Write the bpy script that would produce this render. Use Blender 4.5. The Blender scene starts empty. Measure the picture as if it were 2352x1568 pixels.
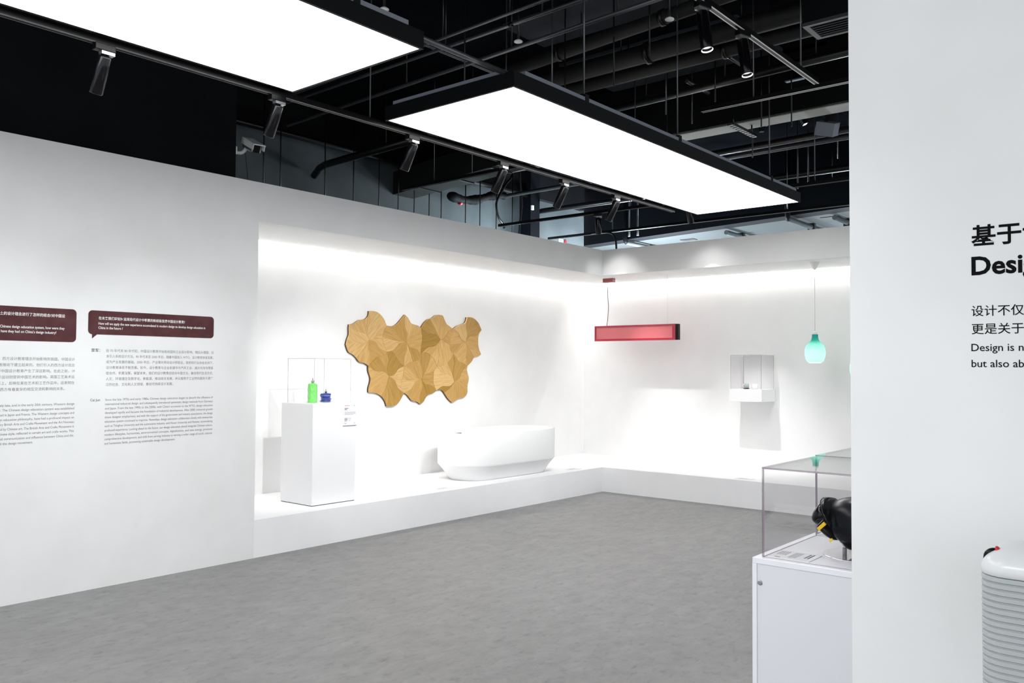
import bpy, bmesh, math, random
from mathutils import Vector, Matrix, Euler
random.seed(7)
PI = math.pi
sc = bpy.context.scene
COL = sc.collection

# ------------------------------------------------------------------ camera, world, exposure
cam_d = bpy.data.cameras.new('camera')
cam_d.sensor_width = 36.0
cam_d.lens = 1956.92 * 36.0 / 2352.0
cam_d.clip_start = 0.05
cam_d.clip_end = 100
cam = bpy.data.objects.new('camera', cam_d)
COL.objects.link(cam)
yaw, pitch, roll = math.radians(-39.7665), math.radians(1.8085), math.radians(0.3613)
fw = Vector((math.sin(yaw) * math.cos(pitch), math.cos(yaw) * math.cos(pitch), math.sin(pitch)))
rt = Vector((math.cos(yaw), -math.sin(yaw), 0))
up = rt.cross(fw)
r2 = math.cos(roll) * rt + math.sin(roll) * up
u2 = -math.sin(roll) * rt + math.cos(roll) * up
cam.matrix_world = Matrix(((r2.x, u2.x, -fw.x, 6.0509), (r2.y, u2.y, -fw.y, -9.0759), (r2.z, u2.z, -fw.z, 1.55), (0, 0, 0, 1)))
sc.camera = cam

w = bpy.data.worlds.new('gallery_ambient')
sc.world = w
w.use_nodes = True
w.node_tree.nodes['Background'].inputs[0].default_value = (0.93, 0.97, 1.0, 1)
w.node_tree.nodes['Background'].inputs[1].default_value = 1.4

sc.view_settings.view_transform = 'Standard'
sc.view_settings.look = 'None'
sc.view_settings.gamma = 1.0
sc.view_settings.use_curve_mapping = False
sc.view_settings.exposure = 0.0

PANEL_LIGHT = 6.0      # luminous ceiling panels
COVE_LIGHT = 52.0       # hidden strips at the top of the niche walls
SPOT_TEXT = 47.0       # track spots washing the lettering wall
SPOT_NICHE = 165.0     # track spots into the left niche
SPOT_BACK = 165.0      # track spots into the far niche
NEXT_ROOM = 930.0      # lamp of the room behind the exhibition walls

def lamp(kind, name, loc, power, aim=None, **kw):
    d = bpy.data.lights.new(name, kind)
    d.energy = power
    for k, v in kw.items():
        setattr(d, k, v)
    o = bpy.data.objects.new(name, d)
    o.location = loc
    if aim is not None:
        o.rotation_euler = (Vector(aim) - Vector(loc)).to_track_quat('-Z', 'Y').to_euler()
    COL.objects.link(o)
    return o

lamp('POINT', 'service_gap_lamp', (-1.45, 0.25, 2.75), 95, shadow_soft_size=0.1, color=(0.78, 0.95, 1.0))  # unseen lamp, added to brighten the outer wall behind the niche
lamp('POINT', 'next_room_lamp', (-1.2, 2.9, 2.3), NEXT_ROOM, shadow_soft_size=0.25, color=(0.82, 0.93, 1.0))
lamp('POINT', 'next_room_lamp', (2.6, 4.2, 2.2), NEXT_ROOM*0.4, shadow_soft_size=0.25, color=(0.82, 0.93, 1.0))  # second unseen lamp, added to brighten the right end of the soffit

# unseen spots, added to brighten the partition and the display table front
lamp('SPOT', 'rear_track_beam', (4.4, -11.4, 3.5), 215, (6.3, -6.7, 1.2), spot_size=1.3, spot_blend=1.0, shadow_soft_size=0.06, color=(0.93, 0.97, 1.0))
lamp('SPOT', 'side_track_beam', (3.9, -8.6, 3.5), 120, (5.2, -6.2, 0.5), spot_size=0.75, spot_blend=1.0, shadow_soft_size=0.06, color=(0.95, 0.96, 1.0))

# ------------------------------------------------------------------ materials
def mat(name, color, rough=0.5, metal=0.0, spec=0.5, emit=None, strength=0.0):
    m = bpy.data.materials.new(name)
    m.use_nodes = True
    b = m.node_tree.nodes['Principled BSDF']
    b.inputs['Base Color'].default_value = (*color, 1)
    b.inputs['Roughness'].default_value = rough
    b.inputs['Metallic'].default_value = metal
    b.inputs['Specular IOR Level'].default_value = spec
    if emit:
        b.inputs['Emission Color'].default_value = (*emit, 1)
        b.inputs['Emission Strength'].default_value = strength
    return m

def nodes(m):
    return m.node_tree.nodes, m.node_tree.links, m.node_tree.nodes['Principled BSDF']

def paint(name, c1, c2, scale=3.0, rough=0.55, bump=0.02, detail=4, spec=0.4):
    """wall paint: very slight mottling and roller relief"""
    m = mat(name, c1, rough, spec=spec)
    N, L, b = nodes(m)
    tc = N.new('ShaderNodeTexCoord'); nz = N.new('ShaderNodeTexNoise')
    nz.inputs['Scale'].default_value = scale; nz.inputs['Detail'].default_value = detail
    L.new(tc.outputs['Object'], nz.inputs['Vector'])
    r = N.new('ShaderNodeValToRGB')
    r.color_ramp.elements[0].position = 0.3; r.color_ramp.elements[0].color = (*c1, 1)
    r.color_ramp.elements[1].position = 0.7; r.color_ramp.elements[1].color = (*c2, 1)
    L.new(nz.outputs['Fac'], r.inputs['Fac']); L.new(r.outputs['Color'], b.inputs['Base Color'])
    n2 = N.new('ShaderNodeTexNoise'); n2.inputs['Scale'].default_value = 220
    L.new(tc.outputs['Object'], n2.inputs['Vector'])
    bp = N.new('ShaderNodeBump'); bp.inputs['Strength'].default_value = bump; bp.inputs['Distance'].default_value = 0.002
    L.new(n2.outputs['Fac'], bp.inputs['Height']); L.new(bp.outputs['Normal'], b.inputs['Normal'])
    return m

M = {}
M['wall'] = paint('white_wall_paint', (0.80, 0.80, 0.79), (0.84, 0.84, 0.835))
M['niche'] = paint('niche_white_paint', (0.83, 0.83, 0.825), (0.86, 0.86, 0.855))
M['black_paint'] = paint('black_ceiling_paint', (0.002, 0.0025, 0.0035), (0.0045, 0.005, 0.006), 1.5, 0.7, 0.1, spec=0.15)
M['slab'] = paint('dark_slab', (0.003, 0.0035, 0.0045), (0.010, 0.011, 0.0135), 0.9, 0.9, 0.2, 6, spec=0.0)
M['slab_light'] = paint('bare_slab', (0.020, 0.023, 0.028), (0.046, 0.052, 0.062), 1.3, 0.75, 0.2, 6, spec=0.2)
M['grey_beam'] = paint('grey_concrete_soffit', (0.32, 0.32, 0.295), (0.40, 0.40, 0.37), 2, 0.8)
M['outer'] = paint('blue_grey_plaster', (0.052, 0.062, 0.069), (0.112, 0.130, 0.140), 1.2, 0.5, 0.1, 5)
M['soffit'] = paint('pale_blue_soffit', (0.042, 0.051, 0.054), (0.050, 0.059, 0.062), 1.5, 0.7)
M['navy'] = mat('navy_black_paint', (0.0028, 0.004, 0.0068), 0.6, spec=0.12)
M['pipe'] = mat('black_painted_steel', (0.006, 0.006, 0.0065), 0.34)
M['duct'] = paint('black_lagged_duct', (0.008, 0.008, 0.008), (0.014, 0.014, 0.0135), 6, 0.62, 0.3)
M['steel'] = mat('grey_steel', (0.12, 0.125, 0.135), 0.3, 0.6)
M['frame'] = mat('black_panel_frame', (0.0022, 0.0028, 0.0045), 0.5, spec=0.2)
M['frame_lip'] = mat('dull_grey_lip', (0.20, 0.215, 0.26), 0.5)
M['track'] = mat('black_track', (0.005, 0.005, 0.0055), 0.3, spec=0.25)
M['track_edge_dim'] = mat('track_dark_edge', (0.05, 0.05, 0.054), 0.4)
M['track_edge'] = mat('track_copper_edge', (0.75, 0.74, 0.72), 0.35, 0.0)  # pale colour stands in for bright reflections along the rail
M['chrome'] = mat('brushed_grey', (0.42, 0.43, 0.45), 0.28, 0.8)
M['gloss_black'] = mat('gloss_black_barrel', (0.003, 0.003, 0.004), 0.14, spec=0.3)
M['lens'] = mat('lamp_lens', (0.9, 0.9, 0.9), 0.3, emit=(1, 1, 1), strength=1.6)
M['diffuser'] = mat('luminous_diffuser', (0.9, 0.9, 0.9), 0.6, emit=(0.99, 0.99, 1.0), strength=PANEL_LIGHT)
M['cove'] = mat('cove_strip', (0.9, 0.9, 0.9), 0.6, emit=(1.0, 0.985, 0.955), strength=COVE_LIGHT)
M['platform'] = paint('platform_white', (0.88, 0.88, 0.89), (0.91, 0.91, 0.915))
M['white_lacquer'] = mat('white_lacquer', (0.80, 0.80, 0.81), 0.35)
M['white_solid'] = mat('white_solid_surface', (0.80, 0.80, 0.80), 0.42)
M['white_plastic'] = mat('white_plastic', (0.88, 0.88, 0.87), 0.4)
M['opal'] = mat('opal_acrylic', (0.76, 0.76, 0.80), 0.25)
M['opal_edge'] = mat('opal_acrylic_edge', (0.86, 0.86, 0.90), 0.3)
M['shadow_gap'] = mat('dark_shadow_gap', (0.05, 0.04, 0.045), 0.8)
M['maroon'] = paint('maroon_vinyl', (0.072, 0.022, 0.026), (0.105, 0.040, 0.042), 9, 0.6, spec=0.15)
M['vinyl_white'] = mat('white_vinyl', (0.84, 0.83, 0.82), 0.5)
M['vinyl_grey'] = mat('grey_vinyl', (0.22, 0.215, 0.215), 0.5)
M['vinyl_dark'] = mat('dark_grey_vinyl', (0.17, 0.165, 0.165), 0.5)
M['vinyl_black'] = mat('black_vinyl', (0.005, 0.005, 0.006), 0.8, spec=0.1)
M['paper'] = mat('white_card', (0.78, 0.78, 0.80), 0.5)
M['print_grey'] = mat('grey_print', (0.34, 0.34, 0.36), 0.6)
M['print_dark'] = mat('dark_print', (0.10, 0.10, 0.11), 0.6)
M['print_red'] = mat('red_print', (0.62, 0.12, 0.17), 0.6)
M['red_light'] = mat('red_marker', (0.55, 0.02, 0.04), 0.4)
M['sign_green'] = mat('sign_green', (0.10, 0.45, 0.32), 0.5)
M['red_frame'] = mat('red_acrylic', (0.40, 0.03, 0.06), 0.25)
M['red_panel'] = mat('pink_red_acrylic', (0.68, 0.165, 0.18), 0.35)
M['red_deep'] = mat('deep_red_acrylic', (0.42, 0.008, 0.04), 0.25)
M['maroon_metal'] = mat('maroon_canopy', (0.24, 0.022, 0.03), 0.35)
M['black_plastic'] = mat('black_plastic', (0.003, 0.003, 0.0035), 0.35, spec=0.2)
M['cord_black'] = mat('dark_cord', (0.03, 0.03, 0.028), 0.5)
M['cord_white'] = mat('white_cord', (0.62, 0.62, 0.61), 0.5)
M['bulb'] = mat('glowing_bulb', (1, 1, 1), 0.5, emit=(1.0, 0.93, 0.66), strength=9.0)
M['helmet'] = mat('satin_black_shell', (0.002, 0.0024, 0.004), 0.24, spec=0.16)
M['visor'] = mat('gloss_black_visor', (0.002, 0.002, 0.0025), 0.08, spec=0.3)
M['yellow'] = mat('yellow_stripe', (0.80, 0.52, 0.01), 0.4)
M['mirror'] = mat('mirror_disc', (0.75, 0.73, 0.76), 0.06, 0.9)
M['case_shell'] = mat('white_ribbed_shell', (0.47, 0.495, 0.495), 0.42)
M['case_cap'] = mat('white_smooth_cap', (0.78, 0.79, 0.79), 0.3)
M['mug_grey'] = mat('grey_green_glaze', (0.30, 0.34, 0.32), 0.3)
M['silver'] = mat('silver_cap', (0.5, 0.48, 0.45), 0.25, 0.9)
M['dark_wood'] = mat('dark_backing', (0.055, 0.03, 0.014), 0.6)  # dark brown stands in for shading on the relief's sides

def glass(name, tint, ior, gloss, rough=0.02, gain=1.0):
    m = bpy.data.materials.new(name); m.use_nodes = True
    N, L = m.node_tree.nodes, m.node_tree.links
    N.remove(N['Principled BSDF'])
    t = N.new('ShaderNodeBsdfTransparent'); t.inputs[0].default_value = (*tint, 1)
    g = N.new('ShaderNodeBsdfGlossy'); g.inputs['Color'].default_value = (gloss, gloss, gloss, 1); g.inputs['Roughness'].default_value = rough
    lw = N.new('ShaderNodeLayerWeight'); lw.inputs['Blend'].default_value = 0.5
    pw = N.new('ShaderNodeMath'); pw.operation = 'POWER'; pw.inputs[1].default_value = ior
    L.new(lw.outputs['Facing'], pw.inputs[0])
    f = N.new('ShaderNodeMath'); f.operation = 'MULTIPLY_ADD'; f.inputs[1].default_value = 0.9; f.inputs[2].default_value = 0.005
    L.new(pw.outputs[0], f.inputs[0])
    mx = N.new('ShaderNodeMixShader')
    L.new(f.outputs[0], mx.inputs[0]); L.new(t.outputs[0], mx.inputs[1]); L.new(g.outputs[0], mx.inputs[2])
    L.new(mx.outputs[0], N['Material Output'].inputs['Surface'])
    return m
M['acrylic'] = glass('clear_acrylic', (0.985, 0.983, 0.985), 4.5, 0.95)

def acrylic_edge(name, c, a):
    m = bpy.data.materials.new(name); m.use_nodes = True
    N, L = m.node_tree.nodes, m.node_tree.links
    b = N['Principled BSDF']; b.inputs['Base Color'].default_value = (*c, 1); b.inputs['Roughness'].default_value = 0.2
    t = N.new('ShaderNodeBsdfTransparent'); mx = N.new('ShaderNodeMixShader'); mx.inputs[0].default_value = a
    L.new(t.outputs[0], mx.inputs[1]); L.new(b.outputs[0], mx.inputs[2]); L.new(mx.outputs[0], N['Material Output'].inputs['Surface'])
    return m
M['acrylic_edge'] = acrylic_edge('acrylic_polished_edge', (0.30, 0.235, 0.285), 0.72)
M['acrylic_edge_pale'] = acrylic_edge('acrylic_pale_edge', (0.40, 0.39, 0.39), 0.5)

# floor: grey streaky vinyl, streaks running along the left wall
m = mat('grey_streaked_floor', (0.3, 0.3, 0.3), 0.5, spec=0.35); M['floor'] = m
N, L, b = nodes(m)
tc = N.new('ShaderNodeTexCoord')
mp = N.new('ShaderNodeMapping'); mp.inputs['Scale'].default_value = (3.2, 1.7, 1); mp.inputs['Rotation'].default_value = (0, 0, 0.15)
L.new(tc.outputs['Object'], mp.inputs['Vector'])
n1 = N.new('ShaderNodeTexNoise'); n1.inputs['Scale'].default_value = 2.6; n1.inputs['Detail'].default_value = 13; n1.inputs['Roughness'].default_value = 0.74
n2 = N.new('ShaderNodeTexNoise'); n2.inputs['Scale'].default_value = 0.6; n2.inputs['Detail'].default_value = 3
L.new(mp.outputs[0], n1.inputs['Vector']); L.new(tc.outputs['Object'], n2.inputs['Vector'])
mm = N.new('ShaderNodeMath'); mm.operation = 'MULTIPLY_ADD'; mm.inputs[1].default_value = 0.75
L.new(n1.outputs['Fac'], mm.inputs[0])
m2 = N.new('ShaderNodeMath'); m2.operation = 'MULTIPLY'; m2.inputs[1].default_value = 0.25
L.new(n2.outputs['Fac'], m2.inputs[0]); L.new(m2.outputs[0], mm.inputs[2])
r = N.new('ShaderNodeValToRGB')
r.color_ramp.elements[0].position = 0.28; r.color_ramp.elements[0].color = (0.185, 0.183, 0.182, 1)
r.color_ramp.elements[1].position = 0.70; r.color_ramp.elements[1].color = (0.305, 0.302, 0.297, 1)
L.new(mm.outputs[0], r.inputs['Fac'])
# small dark smudges rubbed along the streaks
n3 = N.new('ShaderNodeTexNoise'); n3.inputs['Scale'].default_value = 6.5; n3.inputs['Detail'].default_value = 8; n3.inputs['Roughness'].default_value = 0.7
L.new(mp.outputs[0], n3.inputs['Vector'])
r4 = N.new('ShaderNodeValToRGB')
r4.color_ramp.elements[0].position = 0.30; r4.color_ramp.elements[0].color = (0.72, 0.72, 0.74, 1)
r4.color_ramp.elements[1].position = 0.47; r4.color_ramp.elements[1].color = (1.04, 1.04, 1.04, 1)
L.new(n3.outputs['Fac'], r4.inputs['Fac'])
mx = N.new('ShaderNodeMix'); mx.data_type = 'RGBA'; mx.blend_type = 'MULTIPLY'; mx.inputs[0].default_value = 1
L.new(r.outputs['Color'], mx.inputs[6]); L.new(r4.outputs['Color'], mx.inputs[7]); L.new(mx.outputs[2], b.inputs['Base Color'])

# veneer: grain follows each petal's own direction (UV), tone differs from petal to petal
m = mat('oak_veneer', (0.5, 0.3, 0.1), 0.45); M['veneer'] = m
N, L, b = nodes(m)
uv = N.new('ShaderNodeTexCoord')
mp = N.new('ShaderNodeMapping'); mp.inputs['Scale'].default_value = (2.0, 22, 1)
L.new(uv.outputs['UV'], mp.inputs['Vector'])
nz = N.new('ShaderNodeTexNoise'); nz.inputs['Scale'].default_value = 3.0; nz.inputs['Detail'].default_value = 6; nz.inputs['Distortion'].default_value = 0.7
L.new(mp.outputs[0], nz.inputs['Vector'])
oi = N.new('ShaderNodeObjectInfo')
r1 = N.new('ShaderNodeValToRGB')
cr = r1.color_ramp
cr.elements[0].position = 0.0; cr.elements[0].color = (0.32, 0.18, 0.018, 1)
cr.elements[1].position = 1.0; cr.elements[1].color = (0.62, 0.405, 0.165, 1)
e = cr.elements.new(0.22); e.color = (0.42, 0.24, 0.052, 1)
e = cr.elements.new(0.6); e.color = (0.525, 0.312, 0.095, 1)
L.new(oi.outputs['Random'], r1.inputs['Fac'])
r3 = N.new('ShaderNodeValToRGB')
r3.color_ramp.elements[0].position = 0.32; r3.color_ramp.elements[0].color = (0.80, 0.76, 0.68, 1)
r3.color_ramp.elements[1].position = 0.66; r3.color_ramp.elements[1].color = (1.06, 1.06, 1.06, 1)
L.new(nz.outputs['Fac'], r3.inputs['Fac'])
mx = N.new('ShaderNodeMix'); mx.data_type = 'RGBA'; mx.blend_type = 'MULTIPLY'; mx.inputs[0].default_value = 1
L.new(r1.outputs['Color'], mx.inputs[6]); L.new(r3.outputs['Color'], mx.inputs[7]); L.new(mx.outputs[2], b.inputs['Base Color'])

# pendant shade: teal neck fading to mint, light shines through
m = bpy.data.materials.new('mint_shade'); m.use_nodes = True; M['shade'] = m
N, L = m.node_tree.nodes, m.node_tree.links
b = N['Principled BSDF']; b.inputs['Roughness'].default_value = 0.35
tc = N.new('ShaderNodeTexCoord'); sp = N.new('ShaderNodeSeparateXYZ'); L.new(tc.outputs['Object'], sp.inputs[0])
mr = N.new('ShaderNodeMapRange'); mr.inputs['From Min'].default_value = 0.0; mr.inputs['From Max'].default_value = 0.32
L.new(sp.outputs['Z'], mr.inputs['Value'])
r = N.new('ShaderNodeValToRGB'); cr = r.color_ramp
cr.elements[0].position = 0.0; cr.elements[0].color = (0.62, 0.92, 0.86, 1)
cr.elements[1].position = 1.0; cr.elements[1].color = (0.0, 0.34, 0.31, 1)
e = cr.elements.new(0.45); e.color = (0.50, 0.88, 0.80, 1)
e = cr.elements.new(0.62); e.color = (0.32, 0.79, 0.70, 1)
e = cr.elements.new(0.78); e.color = (0.02, 0.42, 0.37, 1)
L.new(mr.outputs[0], r.inputs['Fac']); L.new(r.outputs['Color'], b.inputs['Base Color'])
tr = N.new('ShaderNodeBsdfTranslucent'); L.new(r.outputs['Color'], tr.inputs['Color'])
mx = N.new('ShaderNodeMixShader'); mx.inputs[0].default_value = 0.5
L.new(b.outputs[0], mx.inputs[1]); L.new(tr.outputs[0], mx.inputs[2]); L.new(mx.outputs[0], N['Material Output'].inputs['Surface'])

# ------------------------------------------------------------------ helpers
ORG = {}
def link(o, parent=None, origin=None):
    COL.objects.link(o)
    if parent is not None:
        o.parent = parent
        ORG[o] = ORG[parent]
    else:
        o.location = origin
        ORG[o] = Vector(origin)
    return o

def tag(o, label, cat, group=None):
    o['label'] = label; o['category'] = cat
    if group: o['group'] = group
    return o

def thing(name, label, cat, loc, group=None, rotz=0.0):
    o = bpy.data.objects.new(name, None)
    o.empty_display_size = 0.05
    link(o, None, loc)
    o.rotation_euler = (0, 0, rotz)
    return tag(o, label, cat, group)

class B:
    """collects world-space geometry, then builds ONE mesh object"""
    def __init__(s): s.v = []; s.f = []; s.m = []; s.sm = []
    def add(s, vs, fs, mi=0, smooth=False):
        n = len(s.v); s.v += [tuple(p) for p in vs]
        for f in fs: s.f.append([i + n for i in f]); s.m.append(mi); s.sm.append(smooth)
        return s
    def box(s, a, b, mi=0, R=None, c=None):
        x0, y0, z0 = a; x1, y1, z1 = b
        vs = [Vector(p) for p in ((x0,y0,z0),(x1,y0,z0),(x1,y1,z0),(x0,y1,z0),(x0,y0,z1),(x1,y0,z1),(x1,y1,z1),(x0,y1,z1))]
        if R is not None:
            c = Vector(c) if c is not None else sum(vs, Vector()) / 8
            vs = [R @ (p - c) + c for p in vs]
        return s.add(vs, [(0,3,2,1),(4,5,6,7),(0,1,5,4),(1,2,6,5),(2,3,7,6),(3,0,4,7)], mi)
    def tube(s, pts, r, n=8, mi=0, caps=True, smooth=True):
        pts = [Vector(p) for p in pts]; rings = []; prev = None
        for i, p in enumerate(pts):
            t = (pts[min(i+1, len(pts)-1)] - pts[max(i-1, 0)]).normalized()
            if prev is None:
                a = Vector((0, 0, 1)) if abs(t.z) < 0.9 else Vector((1, 0, 0))
                u = t.cross(a).normalized()
            else:
                u = (prev - t * prev.dot(t)).normalized()
            prev = u; v = t.cross(u)
            rr = r[i] if isinstance(r, (list, tuple)) else r
            rings.append([p + (u * math.cos(2*PI*k/n) + v * math.sin(2*PI*k/n)) * rr for k in range(n)])
        vs = [q for R in rings for q in R]; fs = []
        for i in range(len(rings) - 1):
            for k in range(n):
                fs.append((i*n+k, i*n+(k+1)%n, (i+1)*n+(k+1)%n, (i+1)*n+k))
        s.add(vs, fs, mi, smooth)
        if caps:
            s.add(rings[0], [list(range(n))[::-1]], mi); s.add(rings[-1], [list(range(n))], mi)
        return s
    def lathe(s, prof, c, n=32, mi=0, smooth=True, caps=True, M3=None):
        c = Vector(c); vs = []; fs = []
        for r, z in prof:
            for k in range(n):
                p = Vector((r*math.cos(2*PI*k/n), r*math.sin(2*PI*k/n), z))
                vs.append((M3 @ p if M3 is not None else p) + c)
        for i in range(len(prof) - 1):
            for k in range(n):
                fs.append((i*n+k, i*n+(k+1)%n, (i+1)*n+(k+1)%n, (i+1)*n+k))
        s.add(vs, fs, mi, smooth)
        if caps:
            s.add(vs[:n], [list(range(n))[::-1]], mi); s.add(vs[-n:], [list(range(n))], mi)
        return s
    def loft(s, rings, mi=0, smooth=True, cap0=True, cap1=True):
        n = len(rings[0]); vs = [p for R in rings for p in R]; fs = []
        for i in range(len(rings) - 1):
            for k in range(n):
                fs.append((i*n+k, i*n+(k+1)%n, (i+1)*n+(k+1)%n, (i+1)*n+k))
        s.add(vs, fs, mi, smooth)
        if cap0: s.add(rings[0], [list(range(n))[::-1]], mi)
        if cap1: s.add(rings[-1], [list(range(n))], mi)
        return s
    def prism(s, poly, to3, d0, d1, mi=0, mi_side=None):
        """extrude a 2D outline; to3(u, v, d) gives the 3D point"""
        n = len(poly)
        a = [to3(u, v, d0) for u, v in poly]; b = [to3(u, v, d1) for u, v in poly]
        s.add(a, [list(range(n))[::-1]], mi); s.add(b, [list(range(n))], mi)
        s.add(a + b, [(k, (k+1) % n, n+(k+1) % n, n+k) for k in range(n)], mi if mi_side is None else mi_side)
        return s
    def build(s, name, mats, parent=None, origin=None, bevel=0.0, seg=2, fix=True, local=False):
        if not isinstance(mats, (list, tuple)): mats = [mats]
        me = bpy.data.meshes.new(name)
        if origin is None and parent is None:
            xs = [p[0] for p in s.v]; ys = [p[1] for p in s.v]; zs = [p[2] for p in s.v]
            origin = ((min(xs)+max(xs))/2, (min(ys)+max(ys))/2, min(zs))
        o = Vector((0, 0, 0)) if local else (ORG[parent] if parent is not None else Vector(origin))
        me.from_pydata([(p[0]-o.x, p[1]-o.y, p[2]-o.z) for p in s.v], [], s.f)
        for p, mi, sm in zip(me.polygons, s.m, s.sm): p.material_index = mi; p.use_smooth = sm
        for k in mats: me.materials.append(M[k])
        bm = bmesh.new(); bm.from_mesh(me)
        if fix:
            bmesh.ops.remove_doubles(bm, verts=bm.verts, dist=1e-6)
            bmesh.ops.recalc_face_normals(bm, faces=bm.faces)
        if bevel:
            es = [e for e in bm.edges if len(e.link_faces) == 2 and e.calc_face_angle(0) > 0.6]
            bmesh.ops.bevel(bm, geom=es, offset=bevel, segments=seg, profile=0.5, affect='EDGES', clamp_overlap=True)
        bm.to_mesh(me); bm.free(); me.update()
        ob = bpy.data.objects.new(name, me)
        link(ob, parent, origin)
        return ob

def struct(name, b, mats, **kw):
    o = b.build(name, mats, **kw); o['kind'] = 'structure'; return o

def smooth_curve(pts, k=5):
    P = [pts[0]] + list(pts) + [pts[-1]]; out = []
    for i in range(1, len(P) - 2):
        p0, p1, p2, p3 = P[i-1], P[i], P[i+1], P[i+2]
        for j in range(k):
            t = j / k
            out.append(tuple(0.5*((2*p1[c]) + (-p0[c]+p2[c])*t + (2*p0[c]-5*p1[c]+4*p2[c]-p3[c])*t*t + (-p0[c]+3*p1[c]-3*p2[c]+p3[c])*t**3) for c in range(len(p1))))
    out.append(tuple(pts[-1])); return out

def round_rect(hx, hy, r, n=6):
    out = []
    for cx, cy, a0 in ((hx-r, hy-r, 0), (-hx+r, hy-r, PI/2), (-hx+r, -hy+r, PI), (hx-r, -hy+r, 3*PI/2)):
        for k in range(n+1):
            a = a0 + PI/2*k/n; out.append((cx + r*math.cos(a), cy + r*math.sin(a)))
    return out

# ------------------------------------------------------------------ the room
WH, PH, HB, NC = 3.065, 0.306, 2.743, 2.785      # wall top, platform top, header underside, niche ceiling
NX, NY, TY = -1.186, 1.28, -5.061                # niche back walls and the end of the lettering wall
struct('floor', B().box((-2.6, -13, -0.1), (11, 9, 0)), 'floor', origin=(0, 0, 0))
struct('ceiling', B().box((-2.6, -13, 4.6), (11, 3.1, 4.75)), 'slab')
struct('wall_left', B().box((-0.12, -13, 0), (0, TY, WH)), 'wall', origin=(0, -9, 0))
struct('wall_niche_end', B().box((NX, TY-0.1, 0), (-0.121, TY, WH-0.05)), 'niche')
struct('wall_niche_left', B().box((NX-0.1, TY-0.1, 0), (NX, NY+0.1, WH-0.05)), 'niche')
struct('wall_niche_back', B().box((NX, NY, 0), (4.6, NY+0.1, WH-0.05)), 'niche')
struct('wall_niche_right', B().box((4.6, 0, 0), (4.7, NY+0.1, WH-0.05)), 'niche')
L6 = [(-0.1, TY), (0, TY), (0, 0), (4.6, 0), (4.6, 0.1), (-0.1, 0.1)]
struct('trim_1', B().prism(L6, lambda u, v, d: (u, v, d), HB, WH), 'wall')                        # bulkhead over the niche opening
LP = [(NX, TY), (-0.001, TY), (-0.001, 0.001), (4.6, 0.001), (4.6, NY), (NX, NY)]
struct('trim_2', B().prism(LP, lambda u, v, d: (u, v, d), 0, PH), 'platform')                        # display platform
SG = 0.055
LC = [(NX+SG, TY), (-0.1, TY), (-0.1, 0.1), (4.6, 0.1), (4.6, NY-SG), (NX+SG, NY-SG)]
struct('ceiling_niche', B().prism(LC, lambda u, v, d: (u, v, d), NC, NC+0.06), 'niche')
struct('trim_3', B().prism([(NX, TY), (-0.1, TY), (-0.1, 0.1), (4.6, 0.1), (4.6, NY), (NX, NY)], lambda u, v, d: (u, v, d), NC+0.14, NC+0.18), 'niche')
o = B().box((NX+0.003, TY, NC+0.05), (NX+SG-0.003, NY-SG, NC+0.06)).build('cove_light_strip', 'cove')
tag(o, 'glowing light strip hidden along the ceiling edge over the wooden wall art', 'light strip')
o = B().box((NX+0.003, NY-SG+0.003, NC+0.05), (4.6, NY-0.003, NC+0.06)).build('cove_light_strip', 'cove')
tag(o, 'glowing light strip hidden along the ceiling edge over the red hanging lamp', 'light strip')
struct('wall_partition', B().box((5.281, -6.72, 0), (9.5, -6.6, 3.4)), 'wall', origin=(7, -6.7, 0))

# upper shell of the hall seen over the exhibition walls
struct('wall_outer_black', B().box((-0.62, -13, 2.6), (-0.5, -4.97, 4.6)), 'black_paint')
struct('wall_outer_left', B().box((-2.35, -13, 0), (-2.2, 2.72, 4.6)), 'outer')
struct('trim_4', B().box((-2.2, 1.0, 0), (-1.98, 1.22, 4.6)), 'navy')                              # dark pillar
YB = lambda x: 2.70 - 0.167*(x + 1.45)                                                            # plan line of the deep beam
struct('trim_5', B().prism([(-2.35, YB(-2.35)), (9, YB(9)), (9, YB(9)+0.28), (-2.35, YB(-2.35)+0.28)], lambda u, v, d: (u, v, d), 3.65, 4.6), 'navy')                             # deep beam in front of the next room
struct('ceiling_next_room', B().prism([(-6, YB(-6)+0.28), (9, YB(9)+0.28), (9, 9), (-6, 9)], lambda u, v, d: (u, v, d), 3.655, 3.70), 'soffit')
struct('trim_7', B().box((-2.2, -13, 4.2), (-2.1, 2.6, 4.6)), 'black_paint')
bm_ = struct('trim_6', B().box((-2.2, -1.24, 4.0), (9, -0.94, 4.6)), 'black_paint')
B().box((-2.2, -1.20, 3.99), (9, -0.96, 4.0)).build('soffit', 'grey_beam', parent=bm_)

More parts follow.
